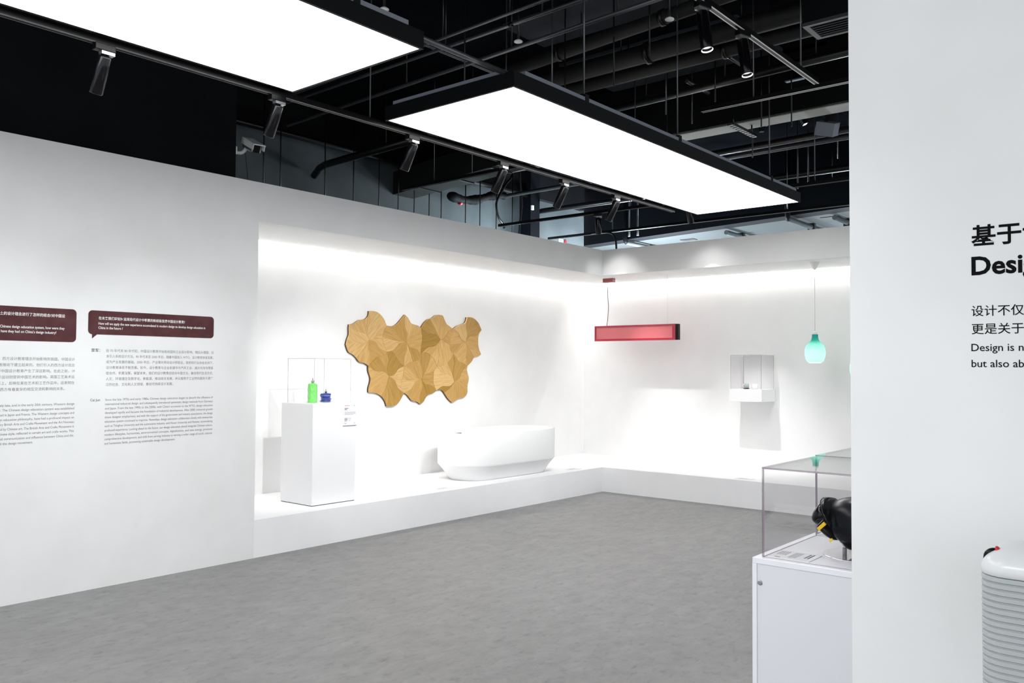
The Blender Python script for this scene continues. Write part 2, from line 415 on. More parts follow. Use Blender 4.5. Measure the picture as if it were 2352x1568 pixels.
# ------------------------------------------------------------------ luminous ceiling panels
def light_panel(label, y0, y1, rods):
    x0, x1, z = 1.852, 2.926, 3.179
    t = thing('ceiling_light_panel', label, 'ceiling light', ((x0+x1)/2, (y0+y1)/2, z), 'large luminous ceiling panels')
    B().box((x0, y0, z), (x1, y1, z+0.012)).build('diffuser', 'diffuser', t)
    f = 0.016
    for a, b in (((x0-f, y0-f, z-0.002), (x0, y1+f, z+0.085)), ((x1, y0-f, z-0.002), (x1+f, y1+f, z+0.085)),
                 ((x0, y0-f, z-0.002), (x1, y0, z+0.085)), ((x0, y1, z-0.002), (x1, y1+f, z+0.085))):
        B().box(a, b).build('frame_side', 'frame', t)
    B().box((x0-f, y0-f, z+0.085), (x1+f, y1+f, z+0.09)).build('back_sheet', 'frame', t)
    lip = B()
    for a, b in (((x1-0.03, y0+0.09, z+0.09), (x1+f-0.002, y1-0.09, z+0.115)), ((x0, y0+0.09, z+0.09), (x0+0.03, y1-0.09, z+0.115))):
        B().box(a, b).build('frame_lip', 'frame_lip', t)
    for a, b in (((x0+0.06, y0-f+0.002, z+0.09), (x1-0.06, y0+0.02, z+0.112)), ((x0+0.06, y1-0.02, z+0.09), (x1-0.06, y1+f-0.002, z+0.112))):
        B().box(a, b).build('frame_lip', 'frame_lip', t)
    for y in rods:
        rd = B().tube([(x1-0.01, y, z+0.09), (x1-0.01, y, 4.6)], 0.006, 6).build('hanger_rod', 'steel', t)
        B().box((x1-0.03, y-0.02, z+0.09), (x1+0.018, y+0.02, z+0.135)).build('clamp', 'pipe', rd)
        B().tube([(x0+0.01, y, z+0.09), (x0+0.01, y, 4.6)], 0.006, 6).build('hanger_rod', 'pipe', t)
    return t
light_panel('big square-cornered glowing ceiling panel cut off by the top edge, nearer the lettering wall', -10.42, -6.076, (-9.5, -8.1, -6.5))
light_panel('long glowing ceiling panel in a black frame hanging before the white niches', -5.321, -0.994, (-4.60, -3.37, -1.66))

# ------------------------------------------------------------------ tracks and spotlights
def track(label, p0, p1, rods=(), top=4.6, edge='track_edge_dim'):
    p0 = Vector(p0); p1 = Vector(p1); d = (p1-p0).normalized(); s = Vector((-d.y, d.x, 0))
    t = thing('light_track', label, 'light track', (p0+p1)/2)
    def bar(w0, w1, z0, z1):
        vs = []
        for p in (p0, p1):
            for a, z in ((w0, z0), (w1, z0), (w1, z1), (w0, z1)):
                vs.append(p + s*a + Vector((0, 0, z)))
        return B().add(vs, [(0,1,2,3),(7,6,5,4),(0,4,5,1),(1,5,6,2),(2,6,7,3),(3,7,4,0)])
    bar(-0.018, 0.018, 0.0, 0.032).build('rail', 'track', t)
    bar(-0.018, -0.011, -0.003, 0.0).build('rail_lip', edge, t)
    bar(0.011, 0.018, -0.003, 0.0).build('rail_lip', edge, t)
    for k in rods:
        p = p0 + (p1-p0)*k
        B().tube([p + Vector((0, 0, 0.03)), (p.x, p.y, top)], 0.005, 6).build('hanger_rod', 'steel', t)
    return t
track('black light track running beside the glowing panels, parallel to the lettering wall', (1.773, -12, 3.156), (1.773, -1.37, 3.156), (0.15, 0.45, 0.62, 0.75, 0.93))
track('black light track over the far niche, crossing behind the long glowing panel', (-1.30, -0.53, 3.43), (5.5, -0.53, 3.43), (0.3, 0.62))
track('light track with two white-lit spotlights at top right', (3.86, -9.0, 3.595), (3.86, -3.06, 3.595), (0.4, 0.7, 0.95), edge='track_edge')
track('light track joining the end of the top right track at right angles', (2.9, -2.94, 3.60), (6.5, -2.94, 3.60), (0.12,), edge='track_edge')
track('short cross track left of the long panel, over the wooden wall art', (-0.82, -2.72, 3.49), (1.70, -2.77, 3.49), (0.2, 0.42))
track('thin black bar over the corner of the two niches', (-1.7, 1.08, 3.49), (5.0, 1.08, 3.49), (0.17, 0.55, 0.68))

def spotlight(label, x, y, z, az, tilt, power=0, size=50, blend=0.9, aim=None, glow=False, L_=0.19, color=(1, 1, 1), spill=0):
    """az: heading of the beam in the floor plane; tilt: angle of the barrel from straight down"""
    t = thing('spotlight', label, 'spotlight', (x, y, z), 'track spotlights', az)
    B().box((-0.022, -0.05, -0.034), (0.022, 0.05, 0.0)).build('adapter', 'black_plastic', t, local=True, bevel=0.003)
    B().box((-0.018, -0.048, -0.05), (0.018, 0.018, -0.034)).build('adapter_plate', 'chrome', t, local=True)
    B().tube([(0, 0, -0.05), (0, 0, -0.085)], 0.009, 8).build('stem', 'pipe', t, local=True)
    d = Vector((math.sin(tilt), 0, -math.cos(tilt))); s = Vector((0, 1, 0)); u = s.cross(d)
    M3 = Matrix((u, s, d)).transposed()
    piv = Vector((0, 0, -0.085))
    r = 0.034
    B().lathe([(r*0.9, -0.03), (r, -0.025), (r, L_-0.03), (r*0.93, L_-0.026), (r*0.85, L_-0.03), (r*0.8, L_-0.045)], piv, 24, M3=M3, caps=False).add(
        [M3 @ Vector((r*0.9*math.cos(2*PI*k/24), r*0.9*math.sin(2*PI*k/24), -0.03)) + piv for k in range(24)], [list(range(24))]).build('barrel', 'gloss_black', t, local=True)
    ln = B().lathe([(0.001, L_-0.045), (r*0.8, L_-0.045)], piv, 24, M3=M3, caps=False).build('lens', 'lens' if glow else 'chrome', t, local=True)
    if glow:
        B().lathe([(r*0.8, L_-0.046), (r*0.86, L_-0.028), (r*0.97, L_-0.024)], piv, 24, M3=M3, caps=False).build('reflector_ring', 'lens', t, local=True)
    if power:
        R = Matrix.Rotation(az, 3, 'Z')
        p = Vector((x, y, z)) + R @ (piv + d*(L_+0.0))
        ld = bpy.data.lights.new('spot_beam', 'SPOT'); ld.energy = power; ld.spot_size = math.radians(size); ld.spot_blend = blend
        ld.shadow_soft_size = 0.012; ld.color = color
        lo = bpy.data.objects.new('spot_beam', ld); COL.objects.link(lo); lo.location = p
        tgt = Vector(aim) if aim is not None else p + R @ d
        lo.rotation_euler = (tgt - p).to_track_quat('-Z', 'Y').to_euler()
        if spill:   # stray light round the main beam of the same lamp
            lamp('SPOT', 'spot_spill', p, spill, tgt, spot_size=math.radians(86), spot_blend=1.0, shadow_soft_size=0.03)
    return t
TX, TZ = 1.773, 3.156
cool = (0.93, 0.97, 1.0)
spotlight('black track spotlight farthest from the niches, above the maroon speech bubbles', TX, -7.145, TZ, PI, 0.52, SPOT_TEXT, 62, 1.0, (0, -6.92, 1.15), color=cool)
spotlight('black track spotlight just under the end of the cut-off glowing panel', TX, -6.127, TZ, PI, 0.52, SPOT_TEXT, 62, 1.0, (0, -5.93, 1.15), color=cool)
spotlight('black track spotlight by the near corner of the long glowing panel', TX, -5.025, TZ, PI, 0.52, SPOT_NICHE*1.3, 50, 1.0, (-0.75, -3.92, 0.95))
spotlight('black track spotlight, second along the long glowing panel from its near corner', TX, -4.062, TZ, PI, 0.52, SPOT_NICHE*0.8, 56, 1.0, (-1.0, -2.9, 1.2))
spotlight('black track spotlight, third along the long glowing panel, beside a red dot', TX, -3.257, TZ, PI, 0.52, SPOT_NICHE*0.8, 56, 1.0, (-1.0, -2.0, 0.9))
spotlight('black track spotlight nearest the corner of the niches, at the long panel edge', TX, -2.451, TZ, PI, 0.52, SPOT_NICHE*0.9, 56, 1.0, (-0.9, -1.0, 0.7))
spotlight('dark spotlight hanging by itself on the cross track over the corner', 0.28, -0.53, 3.43, PI*0.62, 0.30, SPOT_BACK, 40, 1.0, (0.32, 1.1, 0.55), spill=14)
spotlight('dark spotlight on the cross track behind the long glowing panel', 1.5, -0.53, 3.43, PI/2, 0.35, SPOT_BACK, 40, 1.0, (1.6, 1.1, 0.55), spill=9)
spotlight('white-lit spotlight on the top right track, nearer the top edge', 3.86, -4.80, 3.595, -0.25, 0.17, 60, 70, 1.0, (5.3, -5.7, 0.9), glow=True, L_=0.22)
spotlight('white-lit spotlight on the top right track, lower of the two', 3.86, -4.28, 3.595, -0.25, 0.17, 60, 70, 1.0, (5.3, -5.0, 0.9), glow=True, L_=0.22)

# ------------------------------------------------------------------ lettering (built-in font)
_fc = bpy.data.curves.new('type_setter', 'FONT'); _fc.resolution_u = 3; _fc.fill_mode = 'FRONT'
_fo = bpy.data.objects.new('type_setter', _fc); COL.objects.link(_fo)
def text_line(parent, body, x0, x1, zc, em, plane, mk, bold=0.0, name='text_line'):
    """one line of vinyl lettering fitted between x0 and x1; plane('x', c) faces +x, plane('y', c) faces -y"""
    _fc.body = body; _fc.offset = bold
    dg = bpy.context.evaluated_depsgraph_get(); dg.update()
    me = bpy.data.meshes.new_from_object(_fo.evaluated_get(dg))
    xs = [v.co.x for v in me.vertices]
    a, b = min(xs), max(xs)
    sx = (x1 - x0) / (b - a) if x1 is not None else em
    o = ORG[parent]
    for v in me.vertices:
        h = x0 + (v.co.x - a) * sx; z = zc + (v.co.y - 0.36) * em
        p = Vector((plane[1], h, z)) if plane[0] == 'x' else Vector((h, plane[1], z))
        v.co = p - o
    me.materials.clear(); me.materials.append(M[mk])
    for p in me.polygons: p.material_index = 0
    ob = bpy.data.objects.new(name, me); link(ob, parent)
    return ob

def bubble(t, y0, y1, z0, z1, tail):
    """rounded speech bubble sheet stuck on the lettering wall"""
    hw, hh, r = (y1-y0)/2, (z1-z0)/2, 0.028
    P = [(u + (y0+y1)/2, v + (z0+z1)/2) for u, v in round_rect(hw, hh, r, 6)]
    to = lambda u, v, d: (d, u, v)
    B().prism(P, to, 0.0005, 0.0025).build('bubble_sheet', 'maroon', t)
    if tail is not None:
        B().prism([(tail, z0+0.002), (tail, z0-0.030), (tail+0.036, z0+0.002)], to, 0.0005, 0.0024).build('bubble_tail', 'maroon', t)

PX = ('x', 0.0032)
t = thing('speech_bubble', 'complete maroon speech bubble with white question lettering on the pale wall', 'wall sticker', (0.0005, -5.933, 1.77))
bubble(t, -6.413, -5.453, 1.770, 1.937, -6.385)
text_line(t, '在未来我们将如何运用现代设计中积累的新经验发展中国设计教育?', -6.343, -5.696, 1.885, 0.024, PX, 'vinyl_white', 0.014)
text_line(t, 'How will we apply the new experience accumulated in modern design to develop design education in', -6.343, -5.526, 1.848, 0.0245, PX, 'vinyl_white', 0.014)
text_line(t, 'China in the future ?', -6.343, -6.170, 1.818, 0.0245, PX, 'vinyl_white', 0.014)
t = thing('speech_bubble', 'maroon speech bubble cut off by the picture edge, with white question lettering', 'wall sticker', (0.0005, -6.95, 1.711))
bubble(t, -7.60, -6.493, 1.711, 1.936, None)
text_line(t, '土的设计理念进行了怎样的结合?对中国设', -6.972, -6.569, 1.886, 0.024, PX, 'vinyl_white', 0.014)
text_line(t, 'Chinese design education system, how were they', -6.970, -6.570, 1.803, 0.0245, PX, 'vinyl_white', 0.014)
text_line(t, 'have they had on China\u2019s design industry?', -6.964, -6.623, 1.772, 0.0245, PX, 'vinyl_white', 0.014)

PX = ('x', 0.0008)
t = thing('wall_text', 'grey Chinese and English paragraphs beneath the complete maroon bubble', 'lettering', (0.0005, -5.9, 0.98))
text_line(t, '蔡军：', -6.388, -6.326, 1.658, 0.026, PX, 'vinyl_dark', 0.016)
ZH = ['自 70 年代末 80 年代初，中国设计教育开始吸收国际工业设计影响，随后从德国、日',
      '本引入系统设计方法。90 年代末至 2000 年后，随着中国加入 WTO，设计教育快速发展，',
      '成为产业发展的基础。2000 年后，产业增长带动设计师就业，政府和行业协会支持下，',
      '设计教育体系不断完善。如今，设计教育与企业如清华与汽车工业、湖大与华为等紧',
      '密合作，积累深厚。展望未来，我们的设计教育应结合中国文化，融合现代生活方式、',
      '人文、环境理念及数字化、新能源，推动综合发展，并从服务于工业转向服务于更广',
      '泛的社会、文化和人文领域，推动可持续设计发展。']
for k, s in enumerate(ZH):
    text_line(t, s, -6.283, -5.452 if k < 6 else -5.781, 1.658 - 0.0400*k, 0.0235, PX, 'vinyl_grey')
text_line(t, 'Cai Jun', -6.388, -6.320, 1.312, 0.025, PX, 'vinyl_dark', 0.014)
EN = ['Since the late 1970s and early 1980s, Chinese design education began to absorb the influence of',
      'international industrial design, and subsequently introduced systematic design methods from Germany',
      'and Japan. From the late 1990s to the 2000s, with China\u2019s accession to the WTO, design education',
      'developed rapidly and became the foundation of industrial development. After 2000, industrial growth',
      'drove designer employment, and with the support of the government and industry associations, the design',
      'education system continued to improve. Nowadays, design education collaborates closely with enterprises',
      'such as Tsinghua University and the automotive industry, and Hunan University and Huawei, accumulating',
      'profound experience. Looking ahead to the future, our design education should integrate Chinese culture,',
      'modern lifestyles, humanities, environmental concepts, digitalization, and new energy, promote',
      'comprehensive development, and shift from serving industry to serving a wider range of social, cultural,',
      'and humanistic fields, promoting sustainable design development.']
for k, s in enumerate(EN):
    text_line(t, s, -6.284, -5.450 if k < 10 else -5.756, 1.312 - 0.0308*k, 0.0225, PX, 'vinyl_dark', 0.0)
t = thing('wall_text', 'grey paragraphs beneath the cut-off maroon bubble, running out of the picture', 'lettering', (0.0005, -6.75, 1.03))
ZL = [('西方设计教育理念开始影响到我国。中国设计', -6.950, -6.497), ('者推动下建立起来的，他们引入的西方设计观念', -6.970, -6.497),
      ('对中国设计教育产生了深远影响。在此之前，19', -6.980, -6.497), ('术运动则受到中国艺术的影响。英国工艺美术运', -6.975, -6.497),
      ('鉴上，反映在某些艺术和工艺作品中。这表明在', -6.978, -6.497), ('与西方有着复杂的相互交流和影响的关系。', -6.982, -6.560)]
for k, (s, a, b) in enumerate(ZL):
    text_line(t, s, a, b, 1.593 - 0.0400*k, 0.0235, PX, 'vinyl_grey')
EL = [('ely late, and in the early 20th century, Western design', -6.958, -6.494), ('ry. The Chinese design education system was established', -6.970, -6.494),
      ('ied in Japan and France. The Western design concepts and', -6.958, -6.494), ('sign education philosophy, have had a profound impact on', -6.972, -6.494),
      ('tury British Arts and Crafts Movement and the Art Nouveau', -6.968, -6.494), ('ced by Chinese art. The British Arts and Crafts Movement is', -6.968, -6.494),
      ('Chinese style, reflected in certain art and crafts works. This', -6.974, -6.494), ('tual communication and influence between China and the', -6.966, -6.496),
      ('and the design movement.', -6.972, -6.755)]
for k, (s, a, b) in enumerate(EL):
    text_line(t, s, a, b, 1.290 - 0.0308*k, 0.0225, PX, 'vinyl_dark', 0.0)
PY = ('y', -6.7208)
t = thing('wall_title', 'large bold black Chinese and English title on the partition', 'lettering', (5.70, -6.7205, 1.78))
text_line(t, '基于设', 5.577, None, 1.885, 0.0552, PY, 'vinyl_black', 0.022)
text_line(t, 'Design', 5.577, None, 1.8125, 0.0630, PY, 'vinyl_black', 0.026)
t = thing('wall_text', 'smaller black four-line Chinese and English caption beneath the partition title', 'lettering', (5.70, -6.7205, 1.55))
text_line(t, '设计不仅仅', 5.576, None, 1.699, 0.0288, PY, 'vinyl_black', 0.004)
text_line(t, '更是关于设', 5.576, None, 1.6545, 0.0288, PY, 'vinyl_black', 0.004)
text_line(t, 'Design is not', 5.575, None, 1.6095, 0.0262, PY, 'vinyl_black', 0.004)
text_line(t, 'but also about', 5.575, None, 1.570, 0.0262, PY, 'vinyl_black', 0.004)
bpy.data.objects.remove(_fo)

# ------------------------------------------------------------------ wooden wall art
WN={'T':(-3.156,2.012),'A':(-2.88,2.172),'B':(-2.622,2.023),'C':(-2.342,2.16),'D':(-2.084,2.017),'E':(-1.786,2.189),'F':(-1.547,2.023),'G':(-1.296,2.184),'H':(-1.022,2.034),'I':(-1.028,1.725),'J':(-1.282,1.577),'K':(-1.275,1.259),'L':(-1.548,1.128),'M':(-1.824,1.281),'N':(-2.084,1.123),'O':(-2.349,1.262),'P':(-2.606,1.115),'Q':(-2.875,1.276),'R':(-2.881,1.567),'S':(-3.197,1.794),'U':(-2.618,1.727),'V':(-2.348,1.567),'X':(-2.084,1.708),'W':(-1.817,1.57),'Y':(-1.536,1.723)}
WC={'TA':[(-3.091,2.025),(-3.017,2.066),(-2.951,2.075),(-2.91,2.095),(-2.885,2.128)],'AB':[(-2.786,2.173),(-2.712,2.141),(-2.658,2.091),(-2.636,2.051)],'BC':[(-2.537,2.019),(-2.472,2.042),(-2.411,2.094)],'CD':[(-2.294,2.125),(-2.247,2.069),(-2.201,2.054),(-2.143,2.044)],'DE':[(-2.032,2.079),(-1.973,2.122),(-1.907,2.14),(-1.841,2.178)],'EF':[(-1.724,2.18),(-1.693,2.133),(-1.655,2.082),(-1.598,2.054)],'FG':[(-1.47,2.064),(-1.406,2.084),(-1.341,2.105),(-1.308,2.138)],'GH':[(-1.209,2.184),(-1.135,2.16),(-1.073,2.113)],'HI':[(-1.072,1.976),(-1.084,1.893),(-1.07,1.802)],'IJ':[(-1.089,1.697),(-1.156,1.687),(-1.209,1.628)],'JK':[(-1.292,1.528),(-1.267,1.456),(-1.253,1.416),(-1.276,1.331)],'KL':[(-1.297,1.215),(-1.356,1.185),(-1.427,1.18),(-1.491,1.152)],'LM':[(-1.618,1.177),(-1.669,1.231),(-1.713,1.275),(-1.762,1.289)],'MN':[(-1.884,1.248),(-1.955,1.232),(-1.997,1.199),(-2.032,1.153)],'NO':[(-2.143,1.156),(-2.212,1.166),(-2.258,1.201),(-2.298,1.239)],'OP':[(-2.393,1.196),(-2.448,1.139),(-2.514,1.115)],'PQ':[(-2.634,1.177),(-2.688,1.231),(-2.762,1.264)],'QR':[(-2.873,1.326),(-2.853,1.381),(-2.848,1.436),(-2.878,1.508)],'RS':[(-2.933,1.595),(-3.01,1.61),(-3.056,1.656),(-3.106,1.691),(-3.161,1.717)],'ST':[(-3.183,1.844),(-3.159,1.903),(-3.16,1.965)],'BU':[(-2.656,1.977),(-2.677,1.92),(-2.678,1.863),(-2.653,1.799)],'UR':[(-2.63,1.699),(-2.694,1.681),(-2.768,1.66),(-2.82,1.62)],'UV':[(-2.566,1.736),(-2.522,1.725),(-2.466,1.664),(-2.421,1.611)],'DX':[(-2.078,1.966),(-2.065,1.907),(-2.076,1.831),(-2.087,1.763)],'XV':[(-2.109,1.652),(-2.172,1.628),(-2.252,1.617),(-2.309,1.588)],'XW':[(-2.033,1.732),(-1.962,1.714),(-1.889,1.672),(-1.846,1.621)],'FY':[(-1.565,1.95),(-1.595,1.878),(-1.601,1.808),(-1.581,1.756)],'YW':[(-1.58,1.668),(-1.642,1.61),(-1.717,1.575)],'YJ':[(-1.491,1.687),(-1.439,1.634),(-1.374,1.617)],'VO':[(-2.358,1.509),(-2.363,1.451),(-2.39,1.385),(-2.389,1.319)],'WM':[(-1.863,1.527),(-1.874,1.449),(-1.873,1.363)]}
WM=[((-2.875,1.854),'TABURS'),((-2.318,1.845),'BCDXVU'),((-1.764,1.891),'DEFYWX'),((-1.325,1.877),'FGHIJY'),((-2.578,1.451),'RUVOPQ'),((-2.07,1.416),'VXWMNO'),((-1.513,1.382),'WYJKLM')]

art = thing('wooden_wall_art', 'large oak veneer wall relief of wavy petal pieces, hung in the niche above the bathtub', 'wall art', (NX, -2.1, 1.65))
def curve_between(a, b):
    for k, rev in ((a+b, False), (b+a, True)):
        if k in WC:
            mid = WC[k][::-1] if rev else WC[k]
            return smooth_curve([WN[a]] + mid + [WN[b]], 4)
outline = []
ring = 'TABCDEFGHIJKLMNOPQRS'
for a, b in zip(ring, ring[1:] + ring[0]): outline += curve_between(a, b)[:-1]
B().prism(outline, lambda u, v, d: (d, u, v), NX+0.001, NX+0.024).build('backing_board', 'dark_wood', art)
def seam(c, n, s):
    p = Vector(WN[n]); c = Vector(c); d = p - c; q = Vector((-d.y, d.x))
    return [tuple(c), tuple(c + d*0.3 + q*0.07*s), tuple(c + d*0.65 - q*0.05*s), tuple(p)]
def petal(poly, axis, h, k):
    cx = sum(p[0] for p in poly)/len(poly); cy = sum(p[1] for p in poly)/len(poly)
    P = [(cx + (u-cx)*0.992, cy + (v-cy)*0.992) for u, v in poly]
    ar = sum(P[i][0]*P[(i+1) % len(P)][1] - P[(i+1) % len(P)][0]*P[i][1] for i in range(len(P)))
    if ar < 0: P = P[::-1]
    o = B().prism(P, lambda u, v, d: (d, u, v), NX+0.0245, NX+0.031+h).build('wood_petal', 'veneer', art)
    me = o.data; uvl = me.uv_layers.new(name='grain'); ca, sa = math.cos(axis), math.sin(axis); og = ORG[o]
    off = random.uniform(0, 20)
    for lp in me.loops:
        co = me.vertices[lp.vertex_index].co
        u, v = co.y + og.y, co.z + og.z
        uvl.data[lp.index].uv = (u*ca + v*sa + off, -u*sa + v*ca + off)
    return o
for mi, (c, ns) in enumerate(WM):
    for k in range(6):
        a, b = ns[k], ns[(k+1) % 6]
        sa_, sb_ = (1 if (k+mi) % 2 else -1), (1 if (k+1+mi) % 2 else -1)
        A = smooth_curve(seam(c, a, sa_), 4); Bc = smooth_curve(seam(c, b, sb_), 4); E_ = curve_between(a, b)
        mid = E_[len(E_)//2]; ax = math.atan2(mid[1]-c[1], mid[0]-c[0]) + random.uniform(-0.5, 0.5)
        if (mi*5 + k*3) % 4 in (0, 2):
            h = len(E_)//2; S = smooth_curve([tuple(c), (c[0]*0.45+mid[0]*0.55 + 0.012, c[1]*0.45+mid[1]*0.55 - 0.010), tuple(mid)], 4)
            petal(A + E_[1:h+1] + S[::-1][1:-1], ax+0.3, random.uniform(0, 0.005), k)
            petal(S + E_[h+1:] + Bc[::-1][1:-1], ax-0.35, random.uniform(0, 0.005), k)
        else:
            petal(A + E_[1:] + Bc[::-1][1:-1], ax, random.uniform(0, 0.005), k)

# ------------------------------------------------------------------ bathtub
tub = thing('bathtub', 'freestanding white oval bathtub with a tapered foot, on the platform below the wood relief', 'bathtub', (-0.49, -1.46, PH))
def stadium(r, hl, z, n=20, cx=-0.49, cy=-1.46):
    out = []
    for k in range(2*n):
        a = 2*PI*(k+0.5)/(2*n)
        out.append((cx + r*math.cos(a), cy + r*math.sin(a) + (hl if math.sin(a) > 0 else -hl), z))
    return out
S0 = 0.44
prof = [(0.255, 0.0), (0.268, 0.004), (0.285, 0.03), (0.338, 0.105), (0.392, 0.168), (0.397, 0.176), (0.398, 0.19), (0.400, 0.525), (0.397, 0.530)]
inner = [(0.380, 0.530), (0.376, 0.524), (0.372, 0.42), (0.355, 0.25), (0.30, 0.12), (0.20, 0.095), (0.02, 0.09)]
B().loft([stadium(r, S0, PH + z, 28) for r, z in prof + inner], cap0=True, cap1=True).build('tub_shell', 'white_solid', tub)
ov = B(); ov.box((-0.868, -1.77, PH+0.445), (-0.860, -1.67, PH+0.462)); 
R = Matrix.Rotation(0, 3, 'Z')
B().box((-0.862, -1.80, PH+0.468), (-0.855, -1.70, PH+0.482)).build('overflow_slot', 'shadow_gap', tub)

# ------------------------------------------------------------------ pedestal with its clear case and the folding bottles
px0, px1, py0, py1, pz = -0.675, -0.205, -4.338, -3.845, 1.22
t = thing('display_pedestal', 'tall square white pedestal at the left end of the niche platform', 'pedestal', ((px0+px1)/2, (py0+py1)/2, PH))
B().box((px0, py0, PH+0.006), (px1, py1, pz)).build('column', 'white_lacquer', t, bevel=0.002)
B().box((px0+0.004, py0+0.004, PH), (px1-0.004, py1-0.004, PH+0.006)).build('base_gap', 'shadow_gap', t)
def clear_case(label, x0, x1, y0, y1, z0, z1, edge, th=0.006, back=True, front_edge=True):
    c = thing('display_case', label, 'display case', ((x0+x1)/2, (y0+y1)/2, z0), 'clear acrylic display cases')
    def pane(a, b):
        # a pane: two clear faces, polished edges in another material
        q = B(); q.box(a, b)
        o = q.build('pane', ['acrylic', edge], c)
        dims = [b[i]-a[i] for i in range(3)]; ax = dims.index(min(dims))
        for p in o.data.polygons:
            p.material_index = 0 if abs(p.normal[ax]) > 0.5 else 1
    e = 0.0004
    pane((x0, y0, z0), (x1, y0+th, z1-th-e)); pane((x0, y1-th, z0), (x1, y1, z1-th-e))
    pane((x0, y0+th+e, z0), (x0+th, y1-th-e, z1-th-e)); pane((x1-th, y0+th+e, z0), (x1, y1-th-e, z1-th-e))
    pane((x0, y0, z1-th), (x1, y1, z1))
    return c
clear_case('clear acrylic case over the green and blue bottles on the white pedestal', px0+0.035, px1-0.035, py0+0.035, py1-0.035, pz, 1.632, 'acrylic_edge_pale', 0.005)
def card(name, label, to, w_, h_, lines, parent=None, dot=True):
    pass
t = thing('info_placard', 'printed white placard hung on the front face of the tall pedestal', 'placard', (px1, -3.917, 1.0))
B().box((px1+0.001, -3.997, 1.012), (px1+0.005, -3.838, 1.209)).build('sheet', 'paper', t)
B().box((px1+0.0012, -3.998, 1.006), (px1+0.006, -3.837, 1.012)).build('holder_lip', 'chrome', t)
pr = B(); X_ = px1+0.0056
def rows(b_, y, z, wd, n, dz, h, mi=0):
    for k in range(n): b_.box((X_-0.0008, y, z-dz*k-h), (X_, y+wd*(1 if k < n-1 else 0.8), z-dz*k), mi)
rows(pr, -3.984, 1.196, 0.075, 1, 0, 0.005, 2); rows(pr, -3.874, 1.198, 0.008, 1, 0, 0.010, 2)
rows(pr, -3.984, 1.172, 0.056, 1, 0, 0.006, 1); rows(pr, -3.984, 1.162, 0.034, 1, 0, 0.006, 1); rows(pr, -3.984, 1.150, 0.05, 1, 0, 0.003, 0)
rows(pr, -3.984, 1.137, 0.132, 5, 0.0065, 0.0028, 0)
rows(pr, -3.984, 1.080, 0.036, 4, 0.0085, 0.004, 1); rows(pr, -3.942, 1.080, 0.035, 4, 0.0085, 0.0028, 0)
rows(pr, -3.984, 1.034, 0.026, 2, 0.006, 0.003, 0); rows(pr, -3.874, 1.036, 0.022, 2, 0.006, 0.003, 0)
o = pr.build('print', ['print_grey', 'print_dark', 'print_red'], t); o['kind'] = 'stuff'

def twisted(c, levels, n=8):
    rings = []
    for r, z, tw in levels:
        rings.append([Vector((c[0] + r*math.cos(2*PI*k/n + tw), c[1] + r*math.sin(2*PI*k/n + tw), c[2] + z)) for k in range(n)])
    b = B(); vs = [p for R_ in rings for p in R_]
    for i in range(len(rings)-1):
        fs = []
        for k in range(n):
            a, b2, c2, d = i*n+k, i*n+(k+1) % n, (i+1)*n+(k+1) % n, (i+1)*n+k
            fs += [(a, b2, d), (b2, c2, d)]
        b.f += [list(f) for f in fs]; b.m += [0]*len(fs); b.sm += [False]*len(fs)
    b.v = [tuple(p) for p in vs]
    b.f += [list(range(n))[::-1], [len(vs)-n+k for k in range(n)]]; b.m += [0, 0]; b.sm += [False, False]
    return b
M['green_bottle'] = mat('lime_green_silicone', (0.17, 0.66, 0.12), 0.45)
M['blue_bottle'] = mat('cobalt_blue_silicone', (0.012, 0.03, 0.24), 0.32)
M['blue_edge'] = mat('pale_blue_fold', (0.22, 0.30, 0.62), 0.4)
def bottle_cap(t, x, y, z, s=1.0):
    c = B().lathe([(0.0125*s, 0), (0.0125*s, 0.012*s), (0.015*s, 0.014*s), (0.015*s, 0.026*s)], (x, y, z), 16).build('neck_cap', 'silver', t)
    B().tube([(x + 0.014*s*math.cos(a), y - 0.014*s*math.cos(a)*0.4, z + 0.024*s + 0.022*s*math.sin(a)) for a in [PI*k/8 for k in range(9)]], 0.0022, 6).build('carry_loop', 'silver', c)
bx, by = -0.492, -4.128
t = thing('folding_bottle', 'tall lime green folding bottle standing in the clear case', 'bottle', (bx, by, pz))
twisted((bx, by, pz), [(0.042, 0, 0), (0.0455, 0.003, 0), (0.0435, 0.035, 0.16), (0.0455, 0.058, 0.3), (0.043, 0.085, 0.14), (0.0452, 0.115, 0.3), (0.043, 0.145, 0.14), (0.0445, 0.166, 0.05), (0.038, 0.176, 0), (0.014, 0.180, 0)], 10).build('bottle_body', 'green_bottle', t)
bottle_cap(t, bx, by, pz+0.180)
cx, cy = -0.50, -3.968
t = thing('folding_bottle', 'squashed cobalt blue folding bottle beside the green one', 'bottle', (cx, cy, pz))
twisted((cx, cy, pz), [(0.040, 0, 0), (0.060, 0.010, 0.3), (0.044, 0.020, 0.7), (0.056, 0.028, 1.0), (0.046, 0.036, 1.2), (0.054, 0.062, 1.6), (0.050, 0.080, 1.9), (0.014, 0.086, 2.0)], 5).build('bottle_body', 'blue_bottle', t)
for zz, r_, tw in ((0.010, 0.0600, 0.3), (0.028, 0.0560, 1.0), (0.062, 0.0545, 1.6)):
    B().tube([(cx + r_*math.cos(2*PI*k/5 + tw), cy + r_*math.sin(2*PI*k/5 + tw), pz+zz) for k in range(6)], 0.0022, 6, smooth=False).build('fold_edge', 'blue_edge', t)
bottle_cap(t, cx-0.004, cy+0.004, pz+0.086, 0.8)

